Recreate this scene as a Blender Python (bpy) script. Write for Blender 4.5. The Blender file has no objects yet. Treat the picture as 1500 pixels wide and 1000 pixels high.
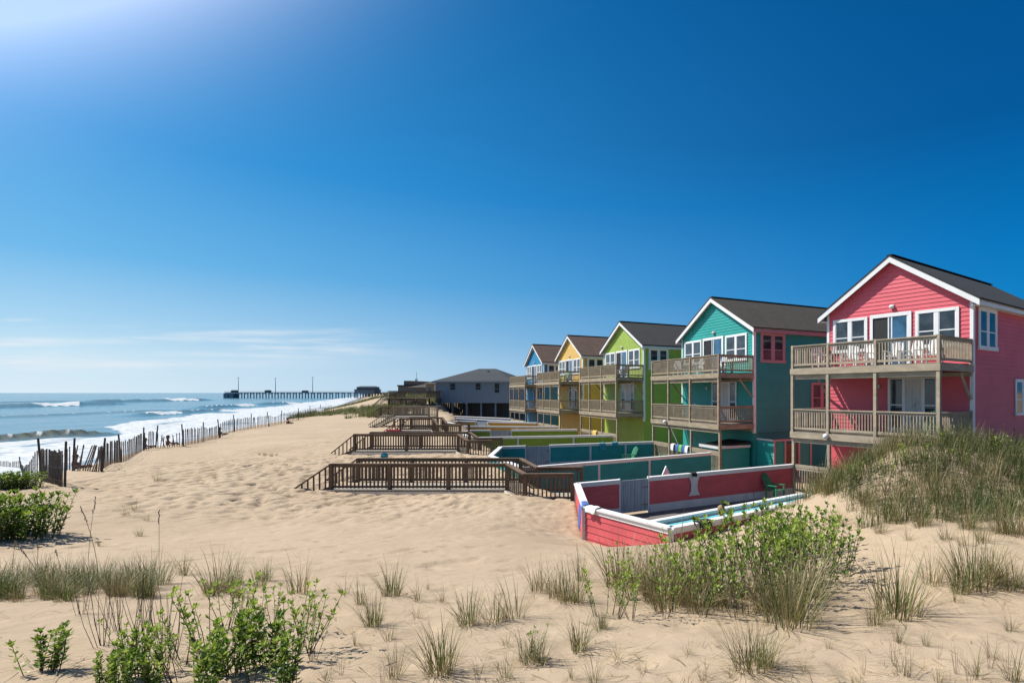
import bpy, math, random
import numpy as np
from mathutils import Vector, Matrix
R = math.radians
random.seed(7); rng = np.random.default_rng(7)
scene = bpy.context.scene
col = scene.collection
EYE = 4.55          # eye height above the pool paving (z = 0); the sea lies at SEA
SEA = -1.5
F, CX, CY = 830.0, 1000.0, 575.0     # focal length and principal point measured on the 1500 px wide photo

def W(x, y, Y):                      # a photo measurement (x, y) at depth Y -> world point
    return Vector((Y*(x-CX)/F, Y, EYE+(CY-y)*Y/F))

# ------------------------------------------------------------------ objects
def tag(o, label=None, cat=None, group=None, kind=None):
    if label: o['label'] = label
    if cat: o['category'] = cat
    if group: o['group'] = group
    if kind: o['kind'] = kind
    return o
def empty(name, loc=(0, 0, 0), rz=0.0, label=None, cat=None, group=None):
    o = bpy.data.objects.new(name, None); col.objects.link(o)
    o.location = loc; o.rotation_euler = (0, 0, rz); o.empty_display_size = .3
    return tag(o, label, cat, group)
def copy_tree(o, parent=None):
    c = o.copy(); col.objects.link(c); c.parent = parent
    for ch in list(o.children): copy_tree(ch, c)
    return c
def link_mesh(name, verts, faces, mats, parent=None, tint=None, smooth=False, mi=None):
    me = bpy.data.meshes.new(name)
    me.from_pydata([tuple(v) for v in verts], [], faces)
    for m in (mats if isinstance(mats, (list, tuple)) else [mats]): me.materials.append(m)
    if mi is not None: me.polygons.foreach_set('material_index', mi)
    if tint is not None:
        a = me.attributes.new('tint', 'FLOAT', 'POINT'); a.data.foreach_set('value', np.asarray(tint, dtype=np.float32))
    if smooth: me.polygons.foreach_set('use_smooth', [True]*len(me.polygons))
    me.update()
    o = bpy.data.objects.new(name, me); col.objects.link(o)
    if parent is not None: o.parent = parent
    return o

class MB:
    def __init__(s): s.v = []; s.f = []
    def quad(s, a, b, c, d):
        n = len(s.v); s.v += [Vector(a), Vector(b), Vector(c), Vector(d)]; s.f.append((n, n+1, n+2, n+3))
    def poly(s, pts):
        n = len(s.v); s.v += [Vector(p) for p in pts]; s.f.append(tuple(range(n, n+len(pts))))
    def hexa(s, p):                  # 8 points: bottom 4, top 4
        n = len(s.v); s.v += [Vector(q) for q in p]
        s.f += [tuple(n+i for i in q) for q in ((0,3,2,1),(4,5,6,7),(0,1,5,4),(1,2,6,5),(2,3,7,6),(3,0,4,7))]
    def box(s, x0, x1, y0, y1, z0, z1):
        s.hexa([(x0,y0,z0),(x1,y0,z0),(x1,y1,z0),(x0,y1,z0),(x0,y0,z1),(x1,y0,z1),(x1,y1,z1),(x0,y1,z1)])
    def bar(s, p, q, w, h):          # a board from p to q (centre line of its underside), upright ends
        p, q = Vector(p), Vector(q); d = (q-p); d.z = 0
        if d.length < 1e-6: return s.box(p.x-w/2, p.x+w/2, p.y-h/2, p.y+h/2, min(p.z,q.z), max(p.z,q.z))
        d.normalize(); n = Vector((-d.y, d.x, 0))*w/2; u = Vector((0,0,h))
        s.hexa([p-n, q-n, q+n, p+n, p-n+u, q-n+u, q+n+u, p+n+u])
    def stick(s, p, q, r, n=6, r2=None):
        p, q = Vector(p), Vector(q); d = (q-p).normalized(); r2 = r if r2 is None else r2
        a = d.cross(Vector((0,0,1)) if abs(d.z) < .9 else Vector((1,0,0))).normalized(); b = d.cross(a)
        k = len(s.v)
        for c, rr in ((p, r), (q, r2)):
            for i in range(n):
                t = 2*math.pi*i/n; s.v.append(c+a*math.cos(t)*rr+b*math.sin(t)*rr)
        for i in range(n):
            j = (i+1) % n; s.f.append((k+i, k+j, k+n+j, k+n+i))
        s.f.append(tuple(k+i for i in reversed(range(n)))); s.f.append(tuple(k+n+i for i in range(n)))
    def ball(s, c, rx, ry, rz, nu=10, nv=7):
        c = Vector(c); k = len(s.v)
        for j in range(nv+1):
            t = math.pi*j/nv
            for i in range(nu):
                p = 2*math.pi*i/nu
                s.v.append(c+Vector((rx*math.sin(t)*math.cos(p), ry*math.sin(t)*math.sin(p), rz*math.cos(t))))
        for j in range(nv):
            for i in range(nu):
                s.f.append((k+j*nu+i, k+(j+1)*nu+i, k+(j+1)*nu+(i+1)%nu, k+j*nu+(i+1)%nu))
    def build(s, name, m, parent=None, smooth=False, bevel=0):
        o = link_mesh(name, s.v, s.f, m, parent, smooth=smooth)
        if bevel:
            b = o.modifiers.new('bevel', 'BEVEL'); b.width = bevel; b.segments = 2; b.limit_method = 'ANGLE'
        return o

# ------------------------------------------------------------------ materials
def nt_new(name):
    m = bpy.data.materials.new(name); m.use_nodes = True
    nt = m.node_tree; b = nt.nodes['Principled BSDF']
    return m, nt, b
def N(nt, t, **kw):
    n = nt.nodes.new(t)
    for k, v in kw.items():
        if k.startswith('i_'): n.inputs[k[2:].replace('_', ' ')].default_value = v
        else: setattr(n, k, v)
    return n
def noise(nt, vec, scale, detail=4, rough=.55, stretch=None):
    if stretch is not None:
        mp = N(nt, 'ShaderNodeMapping'); mp.inputs['Scale'].default_value = stretch
        nt.links.new(vec, mp.inputs['Vector']); vec = mp.outputs['Vector']
    n = N(nt, 'ShaderNodeTexNoise'); n.inputs['Scale'].default_value = scale
    n.inputs['Detail'].default_value = detail; n.inputs['Roughness'].default_value = rough
    nt.links.new(vec, n.inputs['Vector']); return n.outputs['Fac']
def ramp(nt, fac, stops):
    r = N(nt, 'ShaderNodeValToRGB'); cr = r.color_ramp
    while len(cr.elements) < len(stops): cr.elements.new(.5)
    for e, (p, c) in zip(cr.elements, stops):
        e.position = p; e.color = (*c, 1) if len(c) == 3 else c
    nt.links.new(fac, r.inputs['Fac']); return r.outputs['Color']
def mixc(nt, fac, a, b, mode='MIX'):
    m = N(nt, 'ShaderNodeMix', data_type='RGBA', blend_type=mode)
    for sock, v in ((m.inputs[0], fac), (m.inputs[6], a), (m.inputs[7], b)):
        if hasattr(v, 'links'): nt.links.new(v, sock)
        else: sock.default_value = v if not isinstance(v, tuple) or len(v) == 4 else (*v, 1)
    return m.outputs[2]
def mth(nt, op, a, b=0.0, c=None, clamp=False):
    m = N(nt, 'ShaderNodeMath', operation=op, use_clamp=clamp)
    for i, v in enumerate((a, b) if c is None else (a, b, c)):
        if hasattr(v, 'links'): nt.links.new(v, m.inputs[i])
        else: m.inputs[i].default_value = v
    return m.outputs[0]
def sstep(nt, v, lo, hi):
    m = N(nt, 'ShaderNodeMapRange', interpolation_type='SMOOTHSTEP')
    nt.links.new(v, m.inputs['Value']); m.inputs['From Min'].default_value = lo; m.inputs['From Max'].default_value = hi
    return m.outputs['Result']
def bump(nt, b, h, strength, dist):
    n = N(nt, 'ShaderNodeBump'); n.inputs['Strength'].default_value = strength; n.inputs['Distance'].default_value = dist
    nt.links.new(h, n.inputs['Height']); nt.links.new(n.outputs['Normal'], b.inputs['Normal']); return n
def paint(name, c, rough=.55, var=.12, scale=2.5, stretch=(1,1,1), dark=.7, worn=None, wornamt=.0, bmp=.15):
    k_ = .9 if min(c) > .5 else .68; c = tuple(x*k_ for x in c)
    if worn: worn = tuple(x*.75 for x in worn)
    m, nt, b = nt_new(name); tc = N(nt, 'ShaderNodeTexCoord').outputs['Object']
    f = noise(nt, tc, scale, 5, .6, stretch); g = noise(nt, tc, scale*9, 3, .6, stretch)
    lo = tuple(x*(1-var) for x in c); hi = tuple(min(1, x*(1+var)) for x in c)
    cc = ramp(nt, f, [(.3, lo), (.7, hi)])
    cc = mixc(nt, mth(nt, 'MULTIPLY', g, .35), cc, tuple(x*dark for x in c))
    if worn:
        w = noise(nt, tc, scale*2.2, 6, .7, stretch)
        cc = mixc(nt, sstep(nt, w, .62-wornamt, .72-wornamt), cc, worn)
    nt.links.new(cc, b.inputs['Base Color']); b.inputs['Roughness'].default_value = rough
    if bmp: bump(nt, b, g, bmp, .02)
    return m
def siding(name, c):
    c = tuple(x*.68 for x in c); m, nt, b = nt_new(name); tc = N(nt, 'ShaderNodeTexCoord').outputs['Object']
    f = noise(nt, tc, .8, 4, .6); st = noise(nt, tc, 2.2, 4, .65, (3,3,.35)); sx = N(nt, 'ShaderNodeSeparateXYZ'); nt.links.new(tc, sx.inputs[0])
    # each board a touch lighter or darker, butt joints here and there
    rowf = N(nt, 'ShaderNodeTexWhiteNoise', noise_dimensions='3D'); cb = N(nt, 'ShaderNodeCombineXYZ')
    row = mth(nt, 'FLOOR', mth(nt, 'DIVIDE', mth(nt, 'SUBTRACT', sx.outputs[2], 2.3), .17)); u_ = mth(nt, 'ADD', sx.outputs[0], sx.outputs[1])
    nt.links.new(row, cb.inputs[0]); nt.links.new(mth(nt, 'FLOOR', mth(nt, 'DIVIDE', mth(nt, 'ADD', u_, mth(nt, 'MULTIPLY', mth(nt, 'SINE', mth(nt, 'MULTIPLY', row, 5.1)), 1.6)), 3.4)), cb.inputs[1]); nt.links.new(cb.outputs[0], rowf.inputs['Vector'])
    cc = ramp(nt, f, [(.3, tuple(x*.9 for x in c)), (.7, tuple(min(1,x*1.08+.008) for x in c))])
    cc = mixc(nt, mth(nt, 'MULTIPLY', rowf.outputs['Value'], .30), cc, tuple(min(1,x*.76+.005) for x in c))
    cc = mixc(nt, mth(nt, 'MULTIPLY', sstep(nt, st, .5, .78), .35), cc, tuple(x*.72+.03 for x in c))
    nt.links.new(cc, b.inputs['Base Color']); b.inputs['Roughness'].default_value = .55; bump(nt, b, st, .12, .02); return m
def shingle(name, c):
    m, nt, b = nt_new(name); tc = N(nt, 'ShaderNodeTexCoord').outputs['Object']
    sx = N(nt, 'ShaderNodeSeparateXYZ'); nt.links.new(tc, sx.inputs[0])
    cb = N(nt, 'ShaderNodeCombineXYZ'); nt.links.new(sx.outputs[1], cb.inputs[0]); nt.links.new(mth(nt, 'MULTIPLY', sx.outputs[2], 1.8), cb.inputs[1])
    br = N(nt, 'ShaderNodeTexBrick'); nt.links.new(cb.outputs[0], br.inputs['Vector'])
    br.inputs['Scale'].default_value = 1; br.inputs['Brick Width'].default_value = .33; br.inputs['Row Height'].default_value = .15
    br.inputs['Mortar Size'].default_value = .012; br.inputs['Bias'].default_value = -.1
    br.inputs['Color1'].default_value = (*[x*1.35 for x in c], 1); br.inputs['Color2'].default_value = (*[x*.7 for x in c], 1); br.inputs['Mortar'].default_value = (*[x*.3 for x in c], 1)
    f = noise(nt, tc, 1.3, 5, .6)
    cc = mixc(nt, mth(nt, 'MULTIPLY', f, .5), br.outputs['Color'], tuple(x*1.3 for x in c))
    nt.links.new(cc, b.inputs['Base Color']); b.inputs['Roughness'].default_value = .9
    bump(nt, b, br.outputs['Color'], .5, .02); return m
def glassy(name, c, rough=.06):
    m, nt, b = nt_new(name); tc = N(nt, 'ShaderNodeTexCoord').outputs['Object']
    f = noise(nt, tc, 1.7, 3, .5)
    cc = ramp(nt, f, [(.35, tuple(x*.6 for x in c)), (.65, tuple(x*1.5 for x in c))])
    nt.links.new(cc, b.inputs['Base Color']); b.inputs['Roughness'].default_value = rough; b.inputs['Specular IOR Level'].default_value = .6
    bump(nt, b, f, .04, .05); return m
def leafmat(name, stops, trans=.35, rough=.55):
    m, nt, b = nt_new(name); at = N(nt, 'ShaderNodeAttribute', attribute_name='tint')
    cc = ramp(nt, at.outputs['Fac'], stops); nt.links.new(cc, b.inputs['Base Color']); b.inputs['Roughness'].default_value = rough
    tr = N(nt, 'ShaderNodeBsdfTranslucent'); nt.links.new(cc, tr.inputs['Color'])
    mx = N(nt, 'ShaderNodeMixShader'); mx.inputs[0].default_value = trans
    nt.links.new(b.outputs[0], mx.inputs[1]); nt.links.new(tr.outputs[0], mx.inputs[2])
    nt.links.new(mx.outputs[0], nt.nodes['Material Output'].inputs['Surface']); return m

M = {}
M['white'] = paint('white_paint', (.78, .78, .77), .5, .06, 1.5, worn=(.55,.53,.5), wornamt=-.02)
M['offwhite'] = paint('weathered_white', (.62, .61, .6), .7, .12, 2, (1,1,.25), worn=(.36,.34,.31), wornamt=.02)
M['wood'] = paint('weathered_wood', (.43, .345, .235), .85, .3, 1.6, (1,1,3), dark=.45, bmp=.35)
M['woodlight'] = paint('grey_wood', (.52, .43, .31), .85, .25, 1.6, (1,1,3), dark=.5, bmp=.35)
M['wooddark'] = paint('brown_wood', (.20, .13, .08), .85, .35, 1.8, (1,1,2), dark=.4, bmp=.35)
M['deckboard'] = paint('sandy_deck_boards', (.50, .44, .35), .9, .25, 2, (1,4,1), dark=.5, bmp=.3)
M['deckpale'] = paint('painted_sunlit_deck_edge', (.74,.67,.56), .9, .15, 2)  # sunlight on the walk's edge put into the joist colour
M['gatewood'] = paint('peeling_grey_wood', (.48, .53, .57), .8, .2, 2, (4,4,.4), worn=(.22,.24,.26), wornamt=.06)
M['glass'] = glassy('dark_window_glass', (.035, .045, .055))
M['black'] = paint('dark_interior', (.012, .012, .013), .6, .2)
M['metal'] = paint('grey_metal', (.25, .26, .27), .4, .1)
M['conc'] = paint('pool_paving', (.20, .18, .165), .9, .25, 1.2, dark=.6)
for k, c in dict(pink=(.86,.125,.165), teal=(.010,.40,.35), green=(.40,.56,.07), yellow=(.92,.58,.13), blue=(.012,.27,.52)).items():
    M[k] = siding(k+'_siding', c)
for k, c in dict(pink=(.80,.12,.14), teal=(.004,.36,.345), green=(.30,.42,.025), yellow=(.80,.42,.02), blue=(.012,.13,.30)).items():
    M[k+'_fence'] = paint(k+'_fence_paint', c, .6, .16, 1.3, (1,1,2), dark=.7, worn=tuple(x*.75+.09 for x in c), wornamt=.015)
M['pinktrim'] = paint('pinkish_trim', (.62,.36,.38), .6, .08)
M['roof_dark'] = shingle('charcoal_shingles', (.032,.026,.018)); M['roof_brown'] = shingle('brown_shingles', (.065,.036,.024))
M['roof_black'] = shingle('black_shingles', (.017,.018,.018)); M['roof_slate'] = shingle('slate_shingles', (.020,.026,.032))
# ------------------------------------------------------------------ the lie of the land
FY = [0,17,20.75,25,28,35.4,43,54,70,92,150,700,3000,20000]; FX = [-28,-27.2,-25.6,-27.2,-29,-34.0,-36.6,-42.3,-48.6,-60.2,-86,-372,-1590,-10600]   # sand fence line = edge of the beach
LY = [0,13.5,16.1,20.1,24.4,28.9,33.8,40.9,45.2,48.8,55,61.8,65,72,77,95,150,3000]
LX = [6,-.5,-2.77,-3.75,-6.8,-9.8,-10.9,-15,-17.8,-18.3,-21,-25.7,-26,-29,-33.4,-38,-60,-1300]                     # front line of the pool yards
def ss(x, a, b):
    t = np.clip((x-a)/(b-a), 0, 1); return t*t*(3-2*t)
class VN:                                                    # smooth value noise
    def __init__(s, seed): s.g = np.random.default_rng(seed).random((256,256))
    def __call__(s, x, y):
        xi = np.floor(x).astype(int); yi = np.floor(y).astype(int); fx = x-xi; fy = y-yi
        fx = fx*fx*(3-2*fx); fy = fy*fy*(3-2*fy); g = s.g
        a = g[xi%256, yi%256]; b = g[(xi+1)%256, yi%256]; c = g[xi%256, (yi+1)%256]; d = g[(xi+1)%256, (yi+1)%256]
        return (a*(1-fx)+b*fx)*(1-fy)+(c*(1-fx)+d*fx)*fy - .5
vn1, vn2, vn3, vn4 = VN(1), VN(2), VN(3), VN(4)
def height(X, Y, fine=False):
    X = np.asarray(X, float); Y = np.asarray(Y, float)
    z = np.interp(Y, [-30,0,2,4,6,8,10,12,14,17,21,30,45,60,90,3000], [2.9,2.9,2.82,2.6,2.22,1.84,1.53,1.27,1.05,.86,.74,.95,1.2,1.3,1.4,1.6])
    z = z + .62*ss(X, .8, 5)*ss(Y, 5, 10)*(1-ss(Y, 17, 24))                           # ground climbs towards the dune
    z = z + 1.35*np.exp(-(((X-9.3)/4.6)**2+((Y-14.6)/2.6)**2)) + .8*np.exp(-(((X-5.6)/1.8)**2+((Y-14.3)/1.6)**2))
    z = z - .5*np.exp(-(((X+2.9)/1.6)**2+((Y-16.6)/2.2)**2))                          # scour at the corner of the pool wall
    z = z + .12*np.exp(-(((X+7.6)/1.4)**2+((Y-19.9)/1.2)**2))
    z = z + vn1(X*.3+9, Y*.3)*.14 + vn2(X*.9, Y*.9)*.04
    z = z + .40*ss(-X, 11, 19)*ss(Y, 8, 14)*(1-ss(Y, 24, 32)) - .34*np.exp(-(((X+1.7)/1.3)**2+((Y-14.5)/1.3)**2))
    xf = np.interp(Y, FY, FX); e = X-xf
    far = ss(Y, 55, 100)                                                              # vegetated dunes up the coast
    z = z + far*2.1*ss(e, 0, 12)*(1-.0*Y) + far*1.6*vn3(X*.06, Y*.045)*ss(e, 0, 10)
    # pool yards and house plots
    d = X-np.interp(Y, LY, LX); near = Y-(13.5+.848*(X+.28))
    yard = ss(d, -.15, .45)*ss(near, .1, .7)*(1-ss(Y, 84, 100))
    z = z*(1-yard)+(-.22)*yard
    # the drop to the sea
    drop = np.where(e < 1.0, np.interp(-e, [-1,0,8.6,14,30,80,400], [0,.12,2.75,3.3,4.5,7,9]), 0)
    z = z-drop*ss(-e, -1, .5)
    if fine:
        beach = ss(Y, 13, 18)*(1-ss(Y, 50, 70))*ss(e, .5, 2.5)*(1-yard)
        n = vn4(X*2.6, Y*1.9)+.5*vn1(X*5.3, Y*4.1)
        trod = beach*(.35+.65*ss(np.hypot((X+13)/9, (Y-27)/9), 1.5, .6))
        z = z - trod*(.095*ss(vn3(X*4.3+4, Y*3.7), .17, .27)+.10*ss(vn1(X*5.6+4, Y*5.0), .19, .28)+.09*ss(vn2(X*3.0+40, Y*2.6), .22, .32)) + trod*.02*vn2(X*6.0, Y*5.0)
        fore = 1-ss(Y, 12, 17)
        z = z + fore*(1-yard)*(.018*vn4(X*1.7, Y*2.0)+.014*vn2(X*6.1, Y*7.3)-.045*ss(vn3(X*3.3+11, Y*3.1), .3, .4))
    return z
def hz(X, Y): return float(height(np.array([X]), np.array([Y]))[0])
def ground(x, y, y0=1.5, y1=400):                            # the ground point under a photo measurement
    k = (CY-y)/F; t = (x-CX)/F
    Ys = np.geomspace(y0, y1, 900); h = height(Ys*t, Ys); below = EYE+k*Ys < h
    i = int(np.argmax(below)) if below.any() else len(Ys)-1
    return Vector((Ys[i]*t, Ys[i], float(h[i])))

def grow(a, b, s0, r):
    out = [a]; s = s0
    while out[-1] < b: out.append(out[-1]+s); s *= r
    return out
xs = np.array(sorted(set([-x for x in grow(27, 1900, .3, 1.13)] + list(np.arange(-27, 14, .09)) + grow(14, 1500, .3, 1.13))))
ys = np.array([-25,-15,-9,-5,-3,-1.5] + list(np.arange(-.5, 13, .065)) + list(np.arange(13, 30, .10)) + grow(30, 3000, .16, 1.035))
GX, GY = np.meshgrid(xs, ys); Z = height(GX, GY, True)
V = np.stack([GX, GY, Z], -1).reshape(-1, 3); nx, ny = len(xs), len(ys)
ii = np.arange(nx*ny).reshape(ny, nx)
Q = np.stack([ii[:-1,:-1], ii[:-1,1:], ii[1:,1:], ii[1:,:-1]], -1).reshape(-1, 4)
def grid_mesh(name, V, Q, mat):
    me = bpy.data.meshes.new(name); me.vertices.add(len(V)); me.vertices.foreach_set('co', V.astype(np.float32).ravel())
    me.loops.add(Q.size); me.loops.foreach_set('vertex_index', Q.astype(np.int32).ravel())
    me.polygons.add(len(Q)); me.polygons.foreach_set('loop_start', np.arange(0, Q.size, 4, dtype=np.int32))
    me.polygons.foreach_set('use_smooth', np.ones(len(Q), dtype=bool))
    me.update(calc_edges=True); me.validate(); me.materials.append(mat)
    o = bpy.data.objects.new(name, me); col.objects.link(o); return o
# sand
m, nt, b = nt_new('beach_sand'); tc = N(nt, 'ShaderNodeNewGeometry').outputs['Position']
n1 = noise(nt, tc, .35, 5, .6); n2 = noise(nt, tc, 5, 5, .65); n3 = noise(nt, tc, 90, 2, .6); n4 = noise(nt, tc, 1.6, 4, .6)
c = ramp(nt, n1, [(.3, (.35,.266,.178)), (.7, (.415,.324,.225))])
c = mixc(nt, mth(nt, 'MULTIPLY', sstep(nt, n2, .5, .75), .35), c, (.26,.19,.12))
c = mixc(nt, mth(nt, 'MULTIPLY', sstep(nt, n4, .55, .75), .3), c, (.43,.345,.245))
c = mixc(nt, mth(nt, 'MULTIPLY', n3, .3), c, (.21,.155,.10))
sx = N(nt, 'ShaderNodeSeparateXYZ'); nt.links.new(tc, sx.inputs[0])
wet = sstep(nt, mth(nt, 'ADD', sx.outputs[2], mth(nt, 'MULTIPLY', n4, .5)), 0.1, -.9)
c = mixc(nt, wet, c, (.12,.095,.07)); nt.links.new(c, b.inputs['Base Color'])
nt.links.new(mth(nt, 'SUBTRACT', .93, mth(nt, 'MULTIPLY', wet, .6)), b.inputs['Roughness']); b.inputs['Specular IOR Level'].default_value = .25
vo = N(nt, 'ShaderNodeTexVoronoi', feature='SMOOTH_F1'); vo.inputs['Scale'].default_value = 2.3; vo.inputs['Smoothness'].default_value = .6
nt.links.new(tc, vo.inputs['Vector'])
foot = sstep(nt, vo.outputs['Distance'], .12, .34)
hgt = mth(nt, 'ADD', mth(nt, 'MULTIPLY', n2, .5), mth(nt, 'ADD', mth(nt, 'MULTIPLY', foot, mth(nt, 'MULTIPLY', sstep(nt, n1, .42, .6), .5)), mth(nt, 'MULTIPLY', n3, .12)))
bump(nt, b, hgt, .55, .07); M['sand'] = m
tag(grid_mesh('beach', V, Q, M['sand']), 'pale tan sand of the beach and its low dunes', 'beach', kind='structure')

# ------------------------------------------------------------------ the sea
NR, NC = 430, 340
Ys = np.geomspace(8, 20000, NR); q = np.linspace(0, 1, NC)**1.25
YY = np.repeat(Ys[:,None], NC, 1); span = .95*YY+70
E_ = -(4.5+q[None,:]*span); XX = np.interp(YY, FY, FX)+E_
zz = np.full_like(XX, SEA); foam = np.zeros_like(XX); olive = np.zeros_like(XX)
zz += np.where(YY < 600, .10*vn1(XX*.09+3, YY*.05)+.10*vn2(XX*.22, YY*.11)+.05*vn3(XX*.5, YY*.3), 0)*ss(-E_, 8, 40)
def wave(e0, Yc, half, h, back, front, tilt=0, white=(0,0), wob=1.5, ol=.3):
    global zz, foam, olive
    ec = e0+tilt*(YY-Yc)+wob*vn2(YY*.07+e0, YY*0+e0)+.22*vn1(YY*.4, YY*0+e0)
    env = 1-ss(np.abs(YY-Yc), half*.55, half); s = E_-ec
    prof = np.where(s < 0, np.exp(-(s/back)**2), np.exp(-(s/front)**2))
    top = h*(.82+.5*vn3(YY*.25, YY*0+e0))
    zz = zz+env*top*prof
    olive = np.maximum(olive, ol*env*np.where(s < 0, np.exp(-(s/(front*1.2))**2), np.exp(-(s/(front*1.8))**2)))
    w = ss(YY, white[0], white[0]+4)*(1-ss(YY, white[1]-4, white[1]))
    foam = np.maximum(foam, env*w*ss(prof, .05, .35)*1.3)
    foam = np.maximum(foam, env*1.0*np.exp(-(s/.5)**2)*ss(vn1(YY*.8, YY*0+e0), -.2, .2))
wave(-36.5, 70, 14, 1.15, 4.5, .8, .75, (79, 95), .8, 1.0)
wave(-139, 250, 46, 2.1, 12, 3.0, .35, (240, 262), 4)
wave(-148, 384, 75, 2.2, 14, 4, .3, (392, 425), 5)
wave(-52, 170, 30, 1.0, 6, 2, .2, (150, 165)); wave(-58, 235, 30, 1.3, 7, 2.5, .2, (240, 262)); wave(-49, 300, 30, 1.3, 7, 2.5, .2, (305, 330))
wave(-95, 120, 30, .22, 9, 5, .3, (0, 1)); wave(-78, 165, 40, .3, 8, 4, .3, (0, 1)); wave(-230, 330, 90, .8, 16, 9, .3, (0, 1)); wave(-70, 85, 20, .2, 8, 4, .5, (0,1))
edge = -44+9*vn1(YY*.05, YY*0+5)+5*vn2(YY*.19, YY*0+2)
edge = np.where(YY < 118, np.interp(YY, [0,70,80,90,100,118], [-85,-33,-26,-30,-38,-44])+1.5*vn1(YY*.2, YY*0), edge)
fm = ss(E_, edge-3, edge+3)
foam = np.maximum(foam, fm*(.80-.42*ss(E_, -15, -5)+.9*vn4(E_*.16+YY*.02, YY*.045)+.35*vn1(E_*.5, YY*.2)))
zz += fm*(.16*vn4(E_*.35, YY*.16)+.10*vn2(E_*.9, YY*.5))*ss(-E_, 7, 14)
zz += np.where(YY<110, .25*ss(E_, -34, -31)*(1-ss(E_, -31, -26))*fm, 0)
ws = grid_mesh('sea', np.stack([XX, YY, zz], -1).reshape(-1, 3), (lambda i: np.stack([i[:-1,:-1], i[1:,:-1], i[1:,1:], i[:-1,1:]], -1).reshape(-1, 4))(np.arange(NR*NC).reshape(NR, NC)), None)
for nme, arr in (('foam', foam), ('olive', olive)):
    a = ws.data.attributes.new(nme, 'FLOAT', 'POINT'); a.data.foreach_set('value', np.clip(arr, 0, 1.5).astype(np.float32).ravel())
m, nt, b = nt_new('sea_water'); tc = N(nt, 'ShaderNodeNewGeometry').outputs['Position']
af = N(nt, 'ShaderNodeAttribute', attribute_name='foam').outputs['Fac']; ao = N(nt, 'ShaderNodeAttribute', attribute_name='olive').outputs['Fac']
big = noise(nt, tc, 1, 4, .6, (.006,.018,1)); mid = noise(nt, tc, 1, 4, .62, (.12,.09,1)); fin = noise(nt, tc, 1.5, 4, .6, (1,.7,1))
c = ramp(nt, big, [(.3, (.045,.11,.14)), (.5, (.065,.145,.18)), (.7, (.10,.19,.22))])
c = mixc(nt, mth(nt, 'MULTIPLY', ao, .9), c, (.05,.037,.009))
fn = mth(nt, 'ADD', mth(nt, 'MULTIPLY', mid, .6), mth(nt, 'MULTIPLY', fin, .5))
fmask = sstep(nt, mth(nt, 'SUBTRACT', mth(nt, 'MULTIPLY', af, 1.25), fn), -.12, .22)
c = mixc(nt, fmask, c, mixc(nt, sstep(nt, fin, .35, .6), (.28,.32,.35), (.50,.52,.53))); nt.links.new(c, b.inputs['Base Color'])
nt.links.new(mth(nt, 'ADD', .16, mth(nt, 'MULTIPLY', mth(nt, 'MAXIMUM', fmask, ao), .6)), b.inputs['Roughness']); b.inputs['IOR'].default_value = 1.33
hh = mth(nt, 'ADD', mth(nt, 'MULTIPLY', mid, 1.0), mth(nt, 'MULTIPLY', fin, .35))
bp = bump(nt, b, hh, .35, .8); nt.links.new(mth(nt, 'SUBTRACT', .38, mth(nt, 'MULTIPLY', ao, .3), clamp=True), bp.inputs['Strength']); nt.links.new(mth(nt, 'SUBTRACT', .5, mth(nt, 'MULTIPLY', ao, .5), clamp=True), b.inputs['Specular IOR Level'])
ws.data.materials.clear(); ws.data.materials.append(m)
tag(ws, 'blue sea with breaking waves and a wide band of white surf', 'sea', kind='structure')

# ------------------------------------------------------------------ camera, sun, sky
cd = bpy.data.cameras.new('camera'); cam = bpy.data.objects.new('camera', cd); col.objects.link(cam); scene.camera = cam
cam.location = (0, 0, EYE); cam.rotation_euler = (R(90), 0, 0)
cd.sensor_width = 36; cd.lens = 36*F/1500; cd.shift_x = -(CX-750)/1500; cd.shift_y = (CY-500)/1500
cd.clip_start = .1; cd.clip_end = 40000
AZ, EL = R(-81), R(51)                  # sun: azimuth from +Y (towards +X positive), elevation
sd = Vector((math.sin(AZ)*math.cos(EL), math.cos(AZ)*math.cos(EL), math.sin(EL)))
ld = bpy.data.lights.new('sun', 'SUN'); ld.energy = 5.0; ld.angle = R(.55); ld.color = (1, .955, .87)
lo = bpy.data.objects.new('sun', ld); col.objects.link(lo); lo.rotation_euler = sd.to_track_quat('Z', 'Y').to_euler(); lo.location = sd*60
w = bpy.data.worlds.new('World'); scene.world = w; w.use_nodes = True; nt = w.node_tree; bg = nt.nodes['Background']
sky = N(nt, 'ShaderNodeTexSky', sky_type='NISHITA', sun_disc=False, sun_elevation=EL, sun_rotation=AZ, altitude=0, air_density=1.0, dust_density=.1, ozone_density=4.0)
tcw = N(nt, 'ShaderNodeTexCoord').outputs['Generated']
sx = N(nt, 'ShaderNodeSeparateXYZ'); nt.links.new(tcw, sx.inputs[0])
# clear spring sky: pale over the sea on the sun's side, deep blue away from it
hx = mth(nt, 'DIVIDE', sx.outputs[0], mth(nt, 'SQRT', mth(nt, 'MAXIMUM', mth(nt, 'SUBTRACT', 1.0, mth(nt, 'MULTIPLY', sx.outputs[2], sx.outputs[2])), .02)))
tl_ = mth(nt, 'POWER', mth(nt, 'DIVIDE', mth(nt, 'SUBTRACT', .52, hx), 1.27, clamp=True), 1.4)
dark_ = ramp(nt, sx.outputs[2], [(0,(.06,.33,.65)),(.10,(.004,.23,.57)),(.23,(.0,.175,.50)),(.40,(.0,.098,.325)),(1,(.0,.045,.16))])
lite_ = ramp(nt, sx.outputs[2], [(0,(.68,.82,.91)),(.05,(.57,.77,.90)),(.085,(.40,.66,.87)),(.17,(.15,.47,.81)),(.31,(.035,.31,.71)),(.6,(.006,.18,.5)),(1,(.006,.09,.32))])
deep = mixc(nt, tl_, dark_, lite_)
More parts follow.
